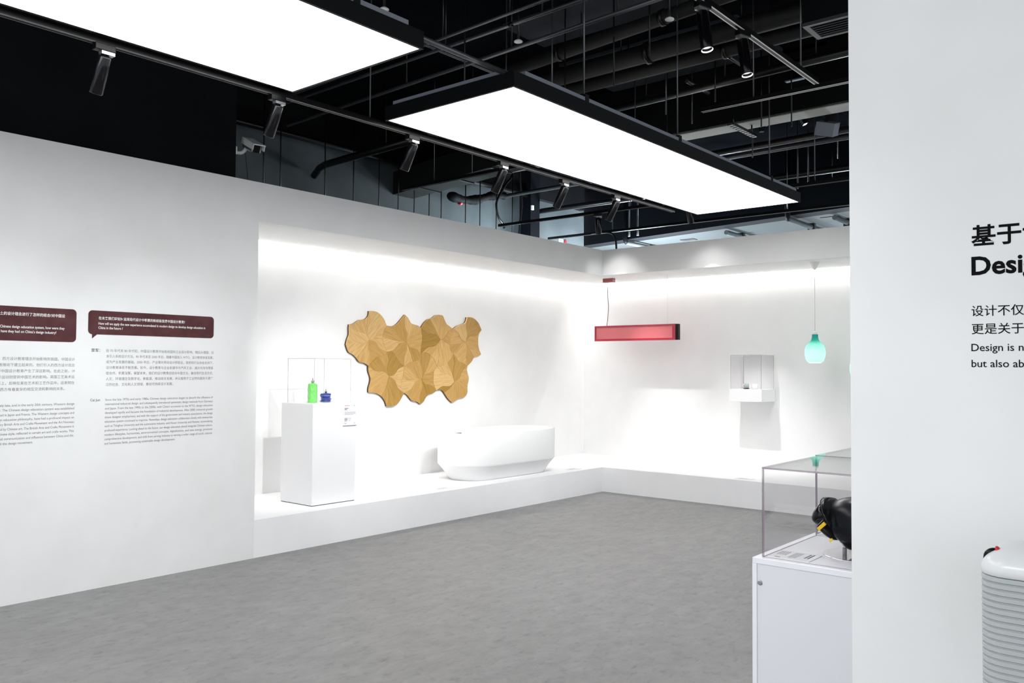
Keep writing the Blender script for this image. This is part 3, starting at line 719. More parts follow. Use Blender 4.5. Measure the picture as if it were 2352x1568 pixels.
# small caption cards lying on the platform
for lb, (x0, y0, x1, y1) in (('pale caption card on the platform edge, left of the bathtub', (-0.19, -2.83, -0.07, -2.62)), ('pale caption card on the platform edge, right of the bathtub', (-0.20, -0.52, -0.09, -0.32)), ('pale caption card on the platform below the red lamp', (1.75, 0.10, 1.95, 0.2))):
    t = thing('caption_card', lb, 'card', ((x0+x1)/2, (y0+y1)/2, PH))
    B().box((x0, y0, PH), (x1, y1, PH+0.003)).build('sheet', 'paper', t)
    q = B()
    for k in range(3):
        if x1 - x0 > y1 - y0: q.box((x0+0.02, y0+0.02+0.02*k, PH+0.003), (x1-0.06, y0+0.026+0.02*k, PH+0.0035))
        else: q.box((x0+0.02+0.02*k, y0+0.02, PH+0.003), (x0+0.026+0.02*k, y1-0.06, PH+0.0035))
    q.build('print', 'print_grey', t)['kind'] = 'stuff'

# ------------------------------------------------------------------ red linear lamp
ly0, ly1, lx0, lx1, lz0, lz1 = 0.675, 0.735, -0.584, 0.702, 1.930, 2.138
t = thing('hanging_lamp', 'long pink-red box lamp hanging in the corner of the far niche', 'lamp', ((lx0+lx1)/2, 0.70, lz0))
fr = 0.022
hs = B().box((lx0, ly0+0.014, lz0), (lx1-0.036, ly1, lz1)).build('housing', 'red_frame', t)
for nm, a, b_, mk in (('frame_bar', (lx0, ly0, lz1-fr), (lx1-0.036, ly0+0.014, lz1), 'red_frame'), ('frame_bar', (lx0, ly0, lz0), (lx1-0.036, ly0+0.014, lz0+fr*0.7), 'red_frame'),
                      ('frame_bar', (lx0, ly0, lz0+fr*0.7), (lx0+0.016, ly0+0.014, lz1-fr), 'red_frame'), ('frame_bar', (lx1-0.068, ly0, lz0+fr*0.7), (lx1-0.036, ly0+0.014, lz1-fr), 'red_frame')):
    B().box(a, b_).build(nm, mk, t)
B().box((lx0+0.016, ly0+0.011, lz0+fr*0.7), (lx1-0.068, ly0+0.014, lz1-fr)).build('front_panel', 'red_panel', t)
B().box((lx0+0.016, ly0+0.002, lz0+fr*0.7), (lx1-0.068, ly0+0.011, lz0+fr*0.7+0.012)).build('inner_ledge', 'red_deep', t)
B().box((lx1-0.082, ly0+0.002, lz0+fr*0.7+0.012), (lx1-0.068, ly0+0.011, lz1-fr)).build('inner_ledge', 'red_deep', t)
B().box((lx1-0.036, ly0+0.004, lz0+0.002), (lx1, ly1, lz1-0.002)).build('end_cap', 'black_plastic', t)
B().box((-0.446, 0.665, NC-0.052), (-0.285, 0.735, NC)).build('ceiling_canopy', 'maroon_metal', t, bevel=0.003)
B().tube(smooth_curve([(-0.392, 0.70, NC-0.05), (-0.386, 0.70, 2.55), (-0.372, 0.70, 2.40), (-0.385, 0.70, 2.24), (-0.398, 0.70, lz1)], 5), 0.0042, 8).build('power_cord', 'cord_black', t)
B().tube([(0.537, 0.70, NC), (0.537, 0.70, lz1)], 0.0012, 6).build('suspension_wire', 'cord_white', t)

# ------------------------------------------------------------------ mint pendants
def pendant(label, x, y, zb, cut=False):
    t = thing('pendant_lamp', label, 'lamp', (x, y, zb), 'mint green pendant lamps')
    pr_ = []
    ctl = [(0.066, 0.0), (0.080, 0.006), (0.098, 0.03), (0.111, 0.075), (0.114, 0.11), (0.112, 0.145), (0.100, 0.185), (0.078, 0.215), (0.055, 0.238), (0.040, 0.262), (0.034, 0.29), (0.033, 0.320)]
    for k, (r_, z_) in enumerate(smooth_curve(ctl, 4)):
        pr_.append((r_ + (0.0012 if k % 2 else -0.0008), z_))
    sh = B().lathe(pr_, (x, y, zb), 40, caps=False).build('glass_shade', 'shade', t)
    B().lathe([(0.0005, 0.004), (0.064, 0.004), (0.064, 0.0), (0.0005, 0.0)], (x, y, zb-0.006), 32, caps=False).build('bottom_diffuser', 'lens', t)
    B().lathe([(0.0005, 0.0), (0.018, 0.006), (0.030, 0.025), (0.032, 0.045), (0.024, 0.072), (0.012, 0.09), (0.010, 0.12)], (x, y, zb+0.06), 20).build('bulb', 'bulb', t)
    B().lathe([(0.024, 0.318), (0.024, 0.352), (0.012, 0.356)], (x, y, zb), 20).build('lamp_holder', 'white_plastic', t)
    B().tube([(x, y, zb+0.35), (x, y, NC-0.08)], 0.003, 8).build('cord', 'cord_white', t)
    B().lathe([(0.006, -0.085), (0.014, -0.082), (0.030, -0.055), (0.054, -0.006), (0.056, 0.0)], (x, y, NC), 28).build('ceiling_canopy', 'white_plastic', t)
pendant('mint green ribbed pendant lamp glowing in the far niche', 2.488, 0.62, 1.640)
pendant('lower mint pendant mostly hidden behind the partition edge', 2.992, 0.62, 1.46)

# ------------------------------------------------------------------ wall shelf with case and mugs
t = thing('wall_shelf', 'white box shelf fixed to the far niche wall, holding a small clear case', 'shelf', (1.5275, 1.275, 1.157))
B().box((1.315, 0.87, 1.157), (1.74, NY-0.001, 1.31)).build('shelf_box', 'white_lacquer', t, bevel=0.0015)
clear_case('small clear acrylic case on the wall shelf with the mugs', 1.325, 1.73, 0.882, 1.265, 1.31, 1.736, 'acrylic_edge_pale', 0.005)
def mug(label, x, y, mk, z=1.31, s=1.0, handle=0.0, saucer=None):
    t = thing('mug', label, 'mug', (x, y, z))
    z0 = z
    if saucer:
        B().lathe([(0.020, 0), (0.036, 0.003), (0.041, 0.008), (0.040, 0.010), (0.018, 0.006)], (x, y, z), 24).build('saucer', saucer, t); z0 = z + 0.0065
    B().lathe([(0.026*s, 0), (0.031*s, 0.004), (0.031*s, 0.064*s), (0.028*s, 0.064*s), (0.027*s, 0.008)], (x, y, z0), 28).build('mug_body', mk, t)
    d = Vector((math.cos(handle), math.sin(handle), 0))
    B().tube([Vector((x, y, z0)) + d*(0.030*s + 0.018*math.sin(a)) + Vector((0, 0, 0.034*s + 0.021*math.cos(a))) for a in [PI*k/8 for k in range(9)]], 0.0035, 8).build('handle', 'white_plastic' if mk == 'mug_grey' else mk, t)
mug('grey-green mug on a dark saucer inside the shelf case', 1.475, 1.02, 'mug_grey', 1.31, 1.0, -2.2, 'gloss_black')
mug('plain white mug beside the grey-green one in the shelf case', 1.588, 1.02, 'white_solid', 1.31, 1.0, 0.4)

# ------------------------------------------------------------------ vitrine table with two cases and the helmet
vx0, vx1, vy0, vy1, vz = 4.787, 5.95, -6.243, -5.02, 0.90
t = thing('vitrine_table', 'white translucent acrylic display table standing behind the partition', 'display table', ((vx0+vx1)/2, (vy0+vy1)/2, 0))
B().box((vx0, vy0, vz-0.020), (vx1, vy1, vz)).build('tabletop', 'opal_edge', t, bevel=0.0015)
B().box((vx0, vy0, 0), (vx0+0.016, vy1, vz-0.0202)).build('side_panel', 'opal_edge', t)
B().box((vx1-0.016, vy0, 0), (vx1, vy1, vz-0.0202)).build('side_panel', 'opal_edge', t)
B().box((vx0+0.0162, vy0+0.003, 0), (vx1-0.0162, vy0+0.018, vz-0.0202)).build('front_panel', 'opal', t)
B().box((vx0+0.0162, vy1-0.018, 0), (vx1-0.0162, vy1-0.003, vz-0.0202)).build('back_panel', 'opal', t)
B().lathe([(0.0085, 0), (0.0085, 0.002), (0.006, 0.003)], (vx0+0.027, vy0+0.003, 0.815), 20, M3=Matrix(((1, 0, 0), (0, 0, -1), (0, 1, 0)))).build('lock', 'chrome', t)
clear_case('near clear case with reddish polished edges, over the black helmet', 4.811, 5.42, -6.216, -5.700, vz, 1.211, 'acrylic_edge')
clear_case('second clear case on the display table, behind the helmet case', 4.799, 5.41, -5.672, -5.15, vz, 1.212, 'acrylic_edge')
def flat_card(label, x0, y0, x1, y1, z):
    t = thing('info_card', label, 'card', ((x0+x1)/2, (y0+y1)/2, z))
    B().box((x0, y0, z), (x1, y1, z+0.002)).build('sheet', 'paper', t)
    q = B(); zz = z+0.002
    for k in range(4): q.box((x0+0.012+0.009*k, y1-0.075, zz), (x0+0.016+0.009*k, y1-0.015, zz+0.0003))
    for k in range(5): q.box((x0+0.062+0.006*k, y1-0.105, zz), (x0+0.0645+0.006*k, y1-0.015, zz+0.0003))
    for k in range(2): q.box((x1-0.034+0.011*k, y1-0.085, zz), (x1-0.029+0.011*k, y1-0.015, zz+0.0003), 1)
    q.box((x0+0.022, y0+0.008, zz), (x0+0.042, y0+0.014, zz+0.0003), 1)
    q.build('print', ['print_grey', 'print_dark'], t)['kind'] = 'stuff'
flat_card('printed white card lying in front of the helmet', 4.822, -6.198, 4.968, -6.070, vz)
flat_card('printed white card in the case behind the helmet', 4.86, -5.62, 5.02, -5.48, vz)

h = thing('helmet_stand', 'clear rod on a round mirrored base under the black helmet', 'stand', (5.055, -5.985, vz))
B().lathe([(0.112, 0), (0.114, 0.002), (0.112, 0.005)], (5.055, -5.985, vz), 48).build('mirror_base', 'mirror', h)
B().tube([(5.022, -6.00, vz+0.005), (5.022, -6.00, vz+0.085)], 0.006, 12).build('clear_rod', 'acrylic', h)
B().lathe([(0.0075, 0), (0.0075, 0.02), (0.0062, 0.021)], (5.022, -6.00, vz+0.005), 12).build('rod_socket', 'acrylic_edge_pale', h)
hc_ = Vector((5.095, -5.955, 0.992))
h = thing('helmet', 'black welding-style helmet with a yellow stripe, face down in the near clear case', 'helmet', (hc_.x, hc_.y, 0.92))
rings = []
nrm = Vector((-0.79, 0, -0.61)); p0 = Vector((4.962, 0, 1.02)); 
n_ = 48
for i in range(1, 36):
    th = PI*i/36; ring = []
    for k in range(n_):
        ph = 2*PI*k/n_
        q_ = lambda v: math.copysign(abs(v)**0.74, v)
        p = Vector((0.160*q_(math.sin(th))*math.cos(ph), 0.108*q_(math.sin(th))*math.sin(ph), 0.112*q_(math.cos(th)) if math.cos(th) > 0 else 0.076*q_(math.cos(th))))
        p = hc_ + p
        s_ = nrm.dot(Vector((p.x, 0, p.z)) - p0)
        if s_ > 0: p -= nrm*s_*0.97
        ring.append(p)
    rings.append(ring)
B().loft(rings).build('shell', 'helmet', h)
def brow(dx, dz, hy, wd, th_, n=28):
    # flared brim: a band following the face opening from one temple over the brow to the other
    b_ = B(); rings_ = []
    for k in range(n+1):
        a_ = -1.75 + 3.5*k/n
        c0 = Vector((4.956 + dx + 0.034*(1-math.cos(a_)), hc_.y + hy*math.sin(a_), 1.087 + dz - 0.070*(1-math.cos(a_))))
        out = Vector((-0.25*math.cos(a_) - 0.1, math.sin(a_)*0.9, math.cos(a_))).normalized()
        fwd_ = Vector((-0.86, 0, -0.25))
        tp = max(0.25, math.cos(a_*0.75))
        w_ = wd*tp*1.2
        rings_.append([c0 - out*th_, c0 - out*th_*0.3 + fwd_*w_*0.6, c0 + out*th_*0.9 + fwd_*w_, c0 + out*th_*1.5 + fwd_*w_*0.92, c0 + out*th_ + fwd_*w_*0.4, c0 + out*th_*0.4 - fwd_*w_*0.1])
    return b_.loft(rings_)
brow(0, 0, 0.098, 0.022, 0.006).build('brow_rim', 'helmet', h)
R = Matrix.Rotation(0.62, 3, 'Y')
def blob(c, rad, R, e=2.6, n=24, mlv=13):
    rr = []
    for i in range(1, mlv):
        th = PI*i/mlv; ring = []
        for k in range(n):
            ph = 2*PI*k/n
            sg = lambda v, q: math.copysign(abs(v)**(2/q), v)
            p = Vector((rad[0]*sg(math.sin(th), e)*sg(math.cos(ph), e), rad[1]*sg(math.sin(th), e)*sg(math.sin(ph), e), rad[2]*sg(math.cos(th), e)))
            ring.append(Vector(c) + R @ p)
        rr.append(ring)
    return B().loft(rr)
blob((4.948, hc_.y, 1.034), (0.038, 0.086, 0.050), R).build('visor', 'visor', h)
blob((4.962, hc_.y, 0.982), (0.050, 0.080, 0.021), Matrix.Rotation(0.66, 3, 'Y')).build('chin_guard', 'black_plastic', h)
ys = hc_.y - 0.080
Rs = Matrix.Rotation(-0.80, 3, 'Y')
B().box((4.937, ys-0.004, 0.9925), (4.972, ys+0.004, 1.0045), R=Rs).build('yellow_stripe', 'yellow', h)
B().box((4.980, ys-0.003, 0.950), (4.994, ys+0.003, 0.957), R=Rs).build('yellow_stripe', 'yellow', h)
B().box((4.928, ys-0.003, 1.006), (4.964, ys+0.003, 1.008), R=Rs).build('seam_line', 'frame_lip', h)
vb = B().prism([(0.0, 0.0), (0.034, 0.012), (0.042, 0.002), (0.034, -0.006), (0.004, -0.004)], lambda u, v, d: (5.005+u, hc_.y-0.052+d*0.4+v*1.1, 1.079+v*0.25-u*0.05+d), -0.002, 0.003).build('vent_badge', 'frame_lip', h)

# ------------------------------------------------------------------ ribbed case on a stand in front of the partition
sx0, sx1, sy0, sy1, sz0, sz1 = 5.657, 6.37, -7.10, -6.89, 0.66, 1.186
t = thing('stand_block', 'plain white stand under the ribbed case', 'stand', ((sx0+sx1)/2, -6.97, 0))
B().box((sx0-0.12, -7.18, 0), (sx1+0.12, -6.74, sz0)).build('block', 'white_lacquer', t, bevel=0.003)
t = thing('ribbed_case', 'white hard-shell case with horizontal ribs before the partition, at the picture edge', 'case', ((sx0+sx1)/2, (sy0+sy1)/2, sz0))
def rr_ring(inset, z, r=0.05):
    cxx, cyy = (sx0+sx1)/2, (sy0+sy1)/2
    return [(cxx+u, cyy+v, z) for u, v in round_rect((sx1-sx0)/2-inset, (sy1-sy0)/2-inset, max(r-inset*0.5, 0.012), 8)]
zt = 1.131
rg = []; z = sz0; pitch_ = 0.01285
nrib = int((zt - sz0)/pitch_); z = zt - nrib*pitch_
rg.append(rr_ring(0.012, sz0)); rg.append(rr_ring(0.003, sz0+0.004)); 
for k in range(nrib):
    zz = z + k*pitch_
    rg += [rr_ring(0.0040, zz + 0.0003), rr_ring(0.0004, zz + 0.0026), rr_ring(0.0, zz + 0.0032), rr_ring(0.0, zz + 0.0106), rr_ring(0.0008, zz + 0.0114), rr_ring(0.0040, zz + 0.0118)]
B().loft(rg, smooth=False).build('ribbed_body', 'case_shell', t)
rc = [rr_ring(0.0028, zt), rr_ring(0.0, zt+0.002)]
for k in range(13):
    a = PI/2*k/12; rc.append(rr_ring(0.060*(1-math.cos(a)), zt + 0.013 + 0.042*math.sin(a)))
B().loft(rc, cap1=True).build('smooth_cap', 'case_cap', t)
def slug(pts, r, flat, mk, nm):
    B().tube(smooth_curve(pts, 4), [r*max(0.25, math.sin(PI*min(1, 0.12+0.76*k/((len(pts)-1)*4)))) for k in range((len(pts)-1)*4+1)], 12).build(nm, mk, t)
slug([(5.6625, -7.045, 1.153), (5.667, -7.045, 1.1635), (5.6745, -7.045, 1.172), (5.683, -7.045, 1.178)], 0.0085, 1, 'black_plastic', 'carry_button')
slug([(5.6825, -7.047, 1.1765), (5.6865, -7.047, 1.1785), (5.6905, -7.047, 1.180)], 0.0075, 1, 'red_light', 'red_button')

# ------------------------------------------------------------------ services under the dark ceiling
def pipe(name, label, cat, pts, r, mk='pipe', rods=(), top=4.6, collars=(), n=14):
    pts = [Vector(p) for p in pts]
    t = thing(name, label, cat, pts[0])
    B().tube(pts, r, n).build('tube', mk, t)
    d = (pts[-1]-pts[0])
    for k in rods:
        p = pts[0] + d*k
        B().tube([p + Vector((0, 0, r*0.9)), (p.x, p.y, top)], 0.006, 6).build('hanger_rod', mk if mk == 'pipe' else 'pipe', t)
    for k in collars:
        p = pts[0] + d*k; u = d.normalized()
        B().tube([p - u*0.02, p + u*0.02], r*1.18, n).build('collar', 'pipe', t)
    return t
pipe('air_duct', 'round black duct, uppermost of the thick ones at top centre', 'duct', [(0.7, -3.10, 4.28), (5.6, -3.60, 4.28)], 0.055, 'duct', (0.25, 0.6), collars=(0.2, 0.42))
pipe('air_duct', 'thick round black duct, second down at top centre, above the long panel corner', 'duct', [(0.3, -2.72, 4.28), (6, -2.78, 4.28)], 0.082, 'duct', (0.3, 0.5, 0.7), collars=(0.35, 0.6))
pipe('air_duct', 'thick round black duct just below its twin, above the long panel corner', 'duct', [(0.3, -2.42, 4.26), (6, -2.46, 4.26)], 0.066, 'duct', (0.28, 0.52, 0.75), collars=(0.45,))
pipe('service_pipe', 'straight black pipe passing behind the two white-lit spotlights', 'pipe', [(0.3, -1.76, 4.2), (6, -2.02, 4.2)], 0.04, 'pipe', (0.25, 0.4, 0.55))
pipe('service_pipe', 'thin black pipe leaving the upper corner of the cut-off panel', 'pipe', [(-0.6, -4.5, 4.0), (5, -4.75, 4.0)], 0.011, 'steel', (0.4, 0.52))
pipe('service_pipe', 'thin paired black pipe with a clip at top centre', 'pipe', [(-0.6, -4.40, 4.0), (5, -4.55, 4.0)], 0.014, 'steel', (0.38, 0.55), collars=(0.5,))
pipe('service_pipe', 'thin black pipe crossing toward the upper corner of the long panel', 'pipe', [(-1.2, -3.95, 4.0), (5, -4.28, 4.0)], 0.016, 'steel', (0.3, 0.5, 0.66))
pipe('service_pipe', 'black pipe below the pale soffit strip at right, beside the hanging speaker', 'pipe', [(0.2, -0.36, 3.95), (7, -0.62, 3.95)], 0.035, 'pipe', ())
pipe('service_pipe', 'dark blue-edged pipe below the hanging speaker', 'pipe', [(-1.7, 0.12, 4.0), (7, -0.12, 4.0)], 0.028, 'steel', (0.45, 0.55))
pipe('service_pipe', 'black pipe with a dropped end in front of the pale blue wall', 'pipe', [(-2.15, 1.36, 3.86), (-2.15, 1.36, 3.95), (-2.12, 1.36, 3.99), (-2.05, 1.36, 4.0), (7, 1.36, 4.0)], 0.042, 'pipe', ())
pipe('service_pipe', 'thin pale pipe near the end of the long panel at right', 'pipe', [(0.4, 1.9, 4.0), (7, 1.95, 4.0)], 0.014, 'steel', (0.28, 0.35))
pipe('service_pipe', 'black pipe running to an elbow above the wooden wall art', 'pipe', [(-2.15, -2.9, 3.80), (-2.02, -2.91, 3.88), (-1.9, -2.92, 3.9), (0.6, -3.1, 3.9)], 0.042, 'pipe', (0.5,))
pipe('service_pipe', 'long black pipe along the top of the grey outer wall', 'pipe', [(-2.05, -6, 4.19), (-2.05, 0.98, 4.19)], 0.035, 'pipe')
pipe('conduit', 'conduit linking the facing corners of the two glowing panels', 'pipe', [(2.86, -6.09, 3.275), (2.86, -5.30, 3.275)], 0.016, 'steel')
pipe('conduit', 'slim conduit crossing under the dark pipes at top right of the cut-off panel', 'pipe', [(1.35, -4.9, 4.05), (1.35, -1.5, 4.05)], 0.012, 'steel')
pipe('conduit', 'slim grey conduit between the thick ducts, above the long panel', 'pipe', [(2.62, -2.2, 4.42), (2.62, -0.6, 4.42)], 0.018, 'steel')
pipe('conduit', 'slim grey conduit behind the lower white-lit spotlight', 'pipe', [(2.1, -1.7, 4.35), (2.1, 0.2, 4.35)], 0.018, 'steel')
t = thing('air_duct', 'square black duct running over the short cross track toward the grey wall', 'duct', (-0.9, -1.9, 3.8))
B().add([(-2.2, -1.60, 3.80), (1.2, -2.2, 3.80), (1.2, -1.85, 3.80), (-2.2, -1.25, 3.80), (-2.2, -1.60, 4.1), (1.2, -2.2, 4.1), (1.2, -1.85, 4.1), (-2.2, -1.25, 4.1)],
        [(0,3,2,1),(4,5,6,7),(0,1,5,4),(1,2,6,5),(2,3,7,6),(3,0,4,7)]).build('duct_body', 'duct', t)
for k in range(4):
    x = -1.6 + 0.7*k; y = -1.60 - 0.6*(x+2.2)/3.4
    B().box((x-0.015, y-0.012, 3.788), (x+0.015, y+0.36, 3.80)).build('duct_flange', 'pipe', t)
# flexible duct and drooping cables in front of the lit outer wall
b = B(); pts = smooth_curve([(-2.0, -0.78, 3.90), (-2.0, -0.5, 3.885), (-2.02, -0.2, 3.93), (-2.05, 0.1, 4.03), (-2.04, 0.3, 4.08), (-2.03, 0.48, 4.09)], 8)
t = thing('flexible_duct', 'crumpled black flexible hose in front of the pale outer wall', 'duct', (-2.0, -0.1, 3.9))
b.tube(pts, [(0.06 + 0.004*math.sin(k*2.1) + 0.010*math.sin(k*0.5))*min(1, 0.45+0.25*min(k, len(pts)-1-k)) for k in range(len(pts))], 14).build('hose', 'black_paint', t)
B().tube([(-2.0, -0.56, 3.84), (-2.0, -0.52, 3.82)], 0.03, 12).build('red_cap', 'red_light', t)
def cable(label, pts, r=0.012):
    o = B().tube(smooth_curve(pts, 6), r, 8).build('hanging_cable', 'pipe')
    tag(o, label, 'cable'); return o
cable('drooping black cable curving down the pale outer wall left of the pillar', [(-1.86, 0.42, 4.6), (-1.86, 0.40, 4.35), (-1.86, 0.26, 4.2), (-1.86, 0.08, 3.95), (-1.86, 0.07, 3.81), (-1.86, 0.12, 3.70), (-1.86, 0.22, 3.62), (-1.86, 0.24, 3.56)], 0.016)
cable('black cable hanging straight beside the dark pillar', [(-1.88, 0.60, 4.6), (-1.88, 0.62, 4.3), (-1.88, 0.66, 4.0), (-1.88, 0.62, 3.7), (-1.88, 0.6, 3.5)], 0.016)
cable('black cable arching down to the bulkhead in the corner of the niches', [(-0.9, 1.055, 3.50), (-0.62, 1.05, 3.49), (-0.50, 1.045, 3.42), (-0.47, 1.045, 3.25), (-0.47, 1.045, 3.02)], 0.014)
cable('thin wire under the security camera', [(-0.53, -4.86, 3.44), (-0.53, -4.84, 3.3), (-0.53, -4.81, 3.05)], 0.004)
# threaded rods left hanging over the left wall
rods_y = [(-3.82, 4.3), (-3.61, 4.25), (-3.01, 4.3), (-2.59, 4.28), (-2.19, 4.3), (-1.87, 4.2), (-1.60, 4.3), (-1.34, 4.3), (-1.12, 4.2), (-0.65, 4.3), (-0.35, 4.3), (0.0, 4.3), (0.35, 4.3)]
for k, (y, zt_) in enumerate(rods_y):
    o = B().tube([(-1.8, y, 4.6), (-1.8 + 0.01*math.sin(k), y, 3.02)], 0.0075, 6).build('threaded_rod', 'pipe')
    tag(o, 'thin black threaded rod hanging before the grey outer wall', 'rod', 'threaded rods over the left wall')
for k, x in enumerate((-0.545, -0.40)):
    t = thing('threaded_rod', ('pale-tipped grey rod hanging over the niche corner, left of a pair', 'pale-tipped grey rod hanging over the niche corner, right of a pair')[k], 'rod', (x, 1.5, 3.5))
    B().tube([(x, 1.5, 4.6), (x, 1.5, 3.55)], 0.011, 8).build('rod', 'steel', t)
    B().tube([(x, 1.5, 3.55), (x, 1.5, 3.48)], 0.015, 8).build('tip', 'white_plastic', t)
for k, (x, zt_) in enumerate(((2.226, 3.70), (2.35, 3.72))):
    o = B().tube([(x, 0.8, 4.6), (x, 0.8, zt_)], 0.009, 8).build('threaded_rod', 'steel')
    tag(o, ('grey hanging rod past the end of the long panel, left of a pair', 'grey hanging rod past the end of the long panel, right of a pair')[k], 'rod')
for k, (x, y) in enumerate(((1.9, -3.6), (2.3, -3.3), (2.75, -3.5), (2.0, -1.4), (2.35, -0.75), (2.75, -1.45), (2.1, -2.1), (2.5, -1.9), (3.1, -1.6), (2.9, 0.2))):
    o = B().tube([(x, y, 4.6), (x, y, 3.75 + 0.09*(k % 4))], 0.0065, 6).build('threaded_rod', 'pipe' if k % 3 else 'steel')
    tag(o, 'thin rod hanging free from the dark ceiling above the long panel', 'rod', 'threaded rods above the long panel')
# vertical steel hangers and raking braces in the gloom behind the right spotlights
for k, (x, y, x2, y2, zt_) in enumerate(((2.45, -0.75, 2.45, -0.75, 4.0), (2.62, -0.80, 2.9, -0.74, 4.0), (2.95, -0.82, 3.12, -0.74, 4.0), (3.0, -0.3, 3.0, -0.3, 4.0), (3.3, -0.2, 3.3, -0.2, 4.0))):
    o = B().tube([(x, y, 4.6), (x2, y2, zt_)], 0.03, 4, smooth=False).build('steel_hanger', 'pipe')
    tag(o, 'dark flat steel hanger in the gloom behind the white-lit spotlights', 'hanger', 'steel hangers under the slab')
# concrete patches of bare slab seen between the ducts
for k, (lb, a, b_) in enumerate((('bare grey slab patch at top centre of the dark ceiling', (0.2, -6.2, 4.57), (2.0, -5.35, 4.6)), ('bluish bare slab strip between the ducts over the long panel', (1.0, -2.3, 4.57), (2.9, -1.3, 4.6)), ('bluish bare slab strip behind the thick ducts', (1.2, -3.4, 4.57), (3.4, -2.8, 4.6)), ('pale slab patch under the end of the top right track', (2.75, -1.24, 4.56), (3.3, -0.6, 4.6)))):
    o = B().box(a, b_).build('slab_patch', 'slab_light' if k < 3 else 'grey_beam'); tag(o, lb, 'ceiling patch')
# perforated channel, speaker, vent, sprinklers
t = thing('perforated_channel', 'short perforated steel channel hanging under the black beam', 'channel', (2.49, -1.3, 3.88))
for a, b_ in (((2.46, -1.56, 3.88), (2.468, -1.02, 3.905)), ((2.512, -1.56, 3.88), (2.52, -1.02, 3.905))): B().box(a, b_).build('side_flange', 'pipe', t)
for k in range(10): B().box((2.468, -1.56+0.058*k, 3.88), (2.512, -1.53+0.058*k, 3.884)).build('rung', 'chrome', t)
B().tube([(2.49, -1.5, 3.9), (2.49, -1.5, 4.0)], 0.008, 6).build('hanger_rod', 'pipe', t)
B().tube([(2.49, -1.08, 3.9), (2.49, -1.08, 4.0)], 0.008, 6).build('hanger_rod', 'pipe', t)
t = thing('ceiling_speaker', 'small dark grey box speaker tilted under the black beam at right', 'speaker', (3.11, -0.72, 3.9))
R = Euler((0.3, 0.25, 0.2)).to_matrix()
B().box((3.02, -0.84, 3.86), (3.20, -0.60, 3.99), R=R).build('cabinet', 'frame_lip', t, bevel=0.006)
B().box((3.03, -0.83, 3.855), (3.19, -0.61, 3.862), R=R, c=(3.11, -0.72, 3.925)).build('grille', 'pipe', t)
B().tube([(3.11, -0.72, 3.97), (3.11, -0.72, 4.6)], 0.012, 8).build('bracket', 'pipe', t)
t = thing('air_vent', 'grey slatted air vent in the dark ceiling at top right', 'vent', (4.2, -3.02, 4.0))
va, vb_ = (3.80, -3.17), (4.75, -2.87)
for a, b_ in (((va[0], va[1], 3.985), (vb_[0], va[1]+0.03, 4.01)), ((va[0], vb_[1]-0.03, 3.985), (vb_[0], vb_[1], 4.01)), ((va[0], va[1]+0.03, 3.985), (va[0]+0.04, vb_[1]-0.03, 4.01)), ((vb_[0]-0.04, va[1]+0.03, 3.985), (vb_[0], vb_[1]-0.03, 4.01))):
    B().box(a, b_).build('vent_frame', 'steel', t)
for k in range(6):
    y = va[1] + 0.052 + 0.04*k
    B().box((va[0]+0.04, y-0.008, 3.992), (vb_[0]-0.04, y+0.008, 3.997), R=Matrix.Rotation(0.5, 3, 'X')).build('slat', 'steel', t)
B().box((va[0], va[1], 4.01), (vb_[0], vb_[1], 4.59)).build('vent_box', 'black_paint', t)
def sprinkler(label, x, y, z):
    t = thing('sprinkler', label, 'sprinkler', (x, y, z))
    B().tube([(x, y, z+0.02), (x, y, 4.6)], 0.01, 8).build('drop_pipe', 'pipe', t)
    B().lathe([(0.01, 0.03), (0.026, 0.02), (0.036, 0.012), (0.036, 0.006), (0.015, 0.0)], (x, y, z), 18).build('head', 'white_plastic', t)
sprinkler('small whitish ceiling fitting above the upper corner of the long panel', 1.69, -3.78, 4.2)
sprinkler('small whitish ceiling fitting left of the top right track', 2.866, -3.40, 4.2)
sprinkler('small pale ceiling fitting on the edge of the cut-off panel at top', 1.38, -4.95, 4.16)
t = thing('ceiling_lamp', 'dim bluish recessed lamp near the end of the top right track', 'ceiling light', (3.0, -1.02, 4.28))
M['dim_lamp'] = mat('dim_blue_lamp', (0.4, 0.5, 0.55), 0.4, emit=(0.62, 0.82, 0.92), strength=0.22)  # emission imitates a patch of lit concrete slab, no lamp there
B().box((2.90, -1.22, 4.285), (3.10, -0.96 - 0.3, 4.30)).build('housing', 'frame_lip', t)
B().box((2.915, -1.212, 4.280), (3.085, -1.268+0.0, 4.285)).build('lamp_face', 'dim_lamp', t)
# security camera on the black wall end
t = thing('security_camera', 'white bullet security camera on the end of the black upper wall', 'camera', (-0.55, -4.965, 3.43))
B().box((-0.60, -4.97, 3.395), (-0.50, -4.955, 3.465)).build('base_plate', 'white_plastic', t, bevel=0.004)
B().tube(smooth_curve([(-0.55, -4.957, 3.425), (-0.545, -4.90, 3.425), (-0.53, -4.87, 3.445), (-0.52, -4.85, 3.48)], 4), 0.016, 12).build('arm', 'white_plastic', t)
R = (Matrix.Rotation(-0.15, 3, 'Z') @ Matrix.Rotation(0.42, 3, 'Y'))
cc = Vector((-0.47, -4.83, 3.485))
def loc_box(a, b_): return [cc + R @ Vector(p) for p in ((a[0],a[1],a[2]),(b_[0],a[1],a[2]),(b_[0],b_[1],a[2]),(a[0],b_[1],a[2]),(a[0],a[1],b_[2]),(b_[0],a[1],b_[2]),(b_[0],b_[1],b_[2]),(a[0],b_[1],b_[2]))]
FB = [(0,3,2,1),(4,5,6,7),(0,1,5,4),(1,2,6,5),(2,3,7,6),(3,0,4,7)]
B().add(loc_box((-0.11, -0.045, -0.04), (0.10, 0.045, 0.04)), FB).build('housing', 'chrome', t, bevel=0.012)
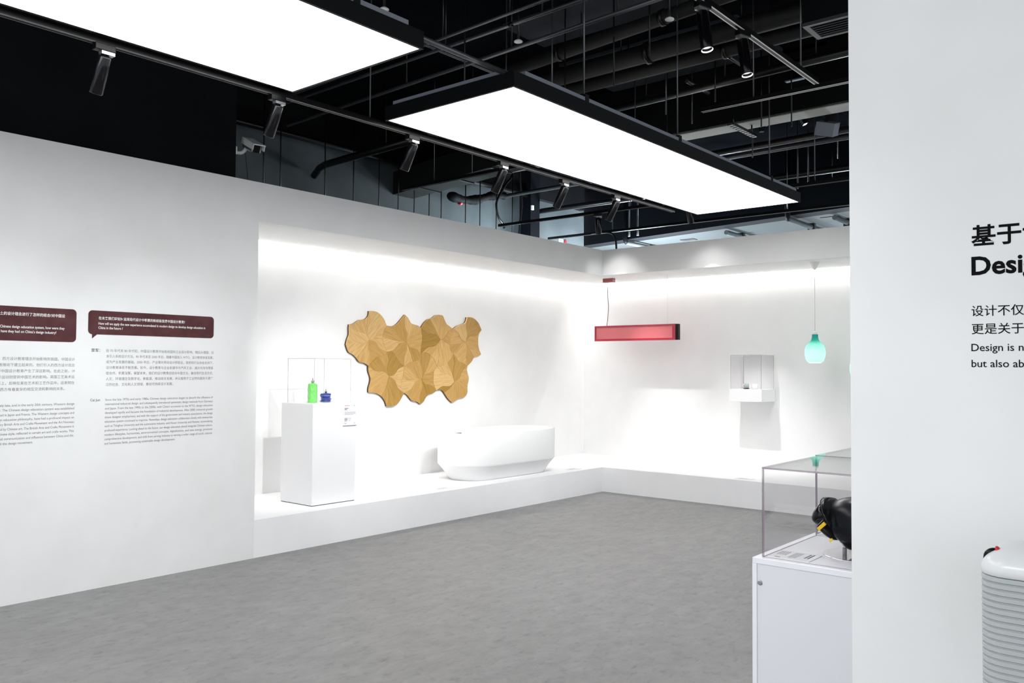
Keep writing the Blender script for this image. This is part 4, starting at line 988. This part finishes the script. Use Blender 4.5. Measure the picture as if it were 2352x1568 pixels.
B().add(loc_box((-0.12, -0.055, 0.041), (0.155, 0.055, 0.052)), FB).build('sun_hood', 'white_plastic', t, bevel=0.004)
B().add(loc_box((-0.12, -0.055, -0.005), (0.145, -0.047, 0.0409)), FB).build('hood_side', 'white_plastic', t, bevel=0.003)
B().add(loc_box((-0.12, 0.047, -0.005), (0.145, 0.055, 0.0409)), FB).build('hood_side', 'white_plastic', t, bevel=0.003)
B().add(loc_box((0.1005, -0.03, -0.03), (0.106, 0.03, 0.03)), FB).build('front_glass', 'visor', t, bevel=0.006)
# little signs and a switch on the outer wall
t = thing('safety_sign', 'tiny green and white safety sign low on the pale outer wall', 'sign', (-2.19, 2.055, 3.585))
B().box((-2.199, 2.0, 3.585), (-2.190, 2.115, 3.665)).build('plate', 'white_plastic', t)
B().box((-2.19, 2.02, 3.63), (-2.188, 2.075, 3.655)).build('emblem', 'sign_green', t)
o = B().box((-2.199, 2.165, 3.60), (-2.188, 2.215, 3.655)).build('alarm_button', 'red_light'); tag(o, 'tiny red alarm button right of the safety sign', 'alarm')
o = B().box((-1.979, 1.0, 3.96), (-1.95, 1.045, 4.03)).build('wall_switch', 'white_plastic', bevel=0.004); tag(o, 'small white switch box on the dark pillar', 'switch')
# pipes and boxes on the pale soffit of the next room
for k, (x, lb) in enumerate(((-1.32, 'first grey pipe under the pale soffit, next to the corner'), (0.40, 'second grey bar under the pale soffit'), (1.565, 'third grey pipe under the pale soffit, with a clamp'), (2.10, 'fourth grey bar under the pale soffit, by the partition edge'))):
    yb = YB(x); t = thing('soffit_pipe', lb, 'pipe', (x, yb+0.35, 3.6))
    B().tube([(x, yb + (0.31 if k in (1, 3) else -0.03), 3.60), (x, 8.5, 3.60)], 0.035, 12).build('tube', 'outer', t)
    if k in (0, 2):
        B().tube([(x, yb-0.06, 4.5), (x, yb-0.06, 3.68), (x, yb-0.055, 3.63), (x, yb-0.04, 3.61), (x, yb-0.01, 3.60)], 0.035, 12).build('elbow', 'navy', t)
    B().box((x-0.05, yb+0.8, 3.55), (x+0.05, yb+0.86, 3.654)).build('clamp', 'pipe', t)
for k, (x, y) in enumerate(((-0.55, 3.25), (1.95, 2.62))):
    o = B().box((x-0.12, y, 3.647), (x+0.12, y+0.14, 3.6545)).build('soffit_grille', 'pipe'); tag(o, ('small dark grille in the pale soffit near the corner', 'small dark grille in the pale soffit near the partition')[k], 'grille')
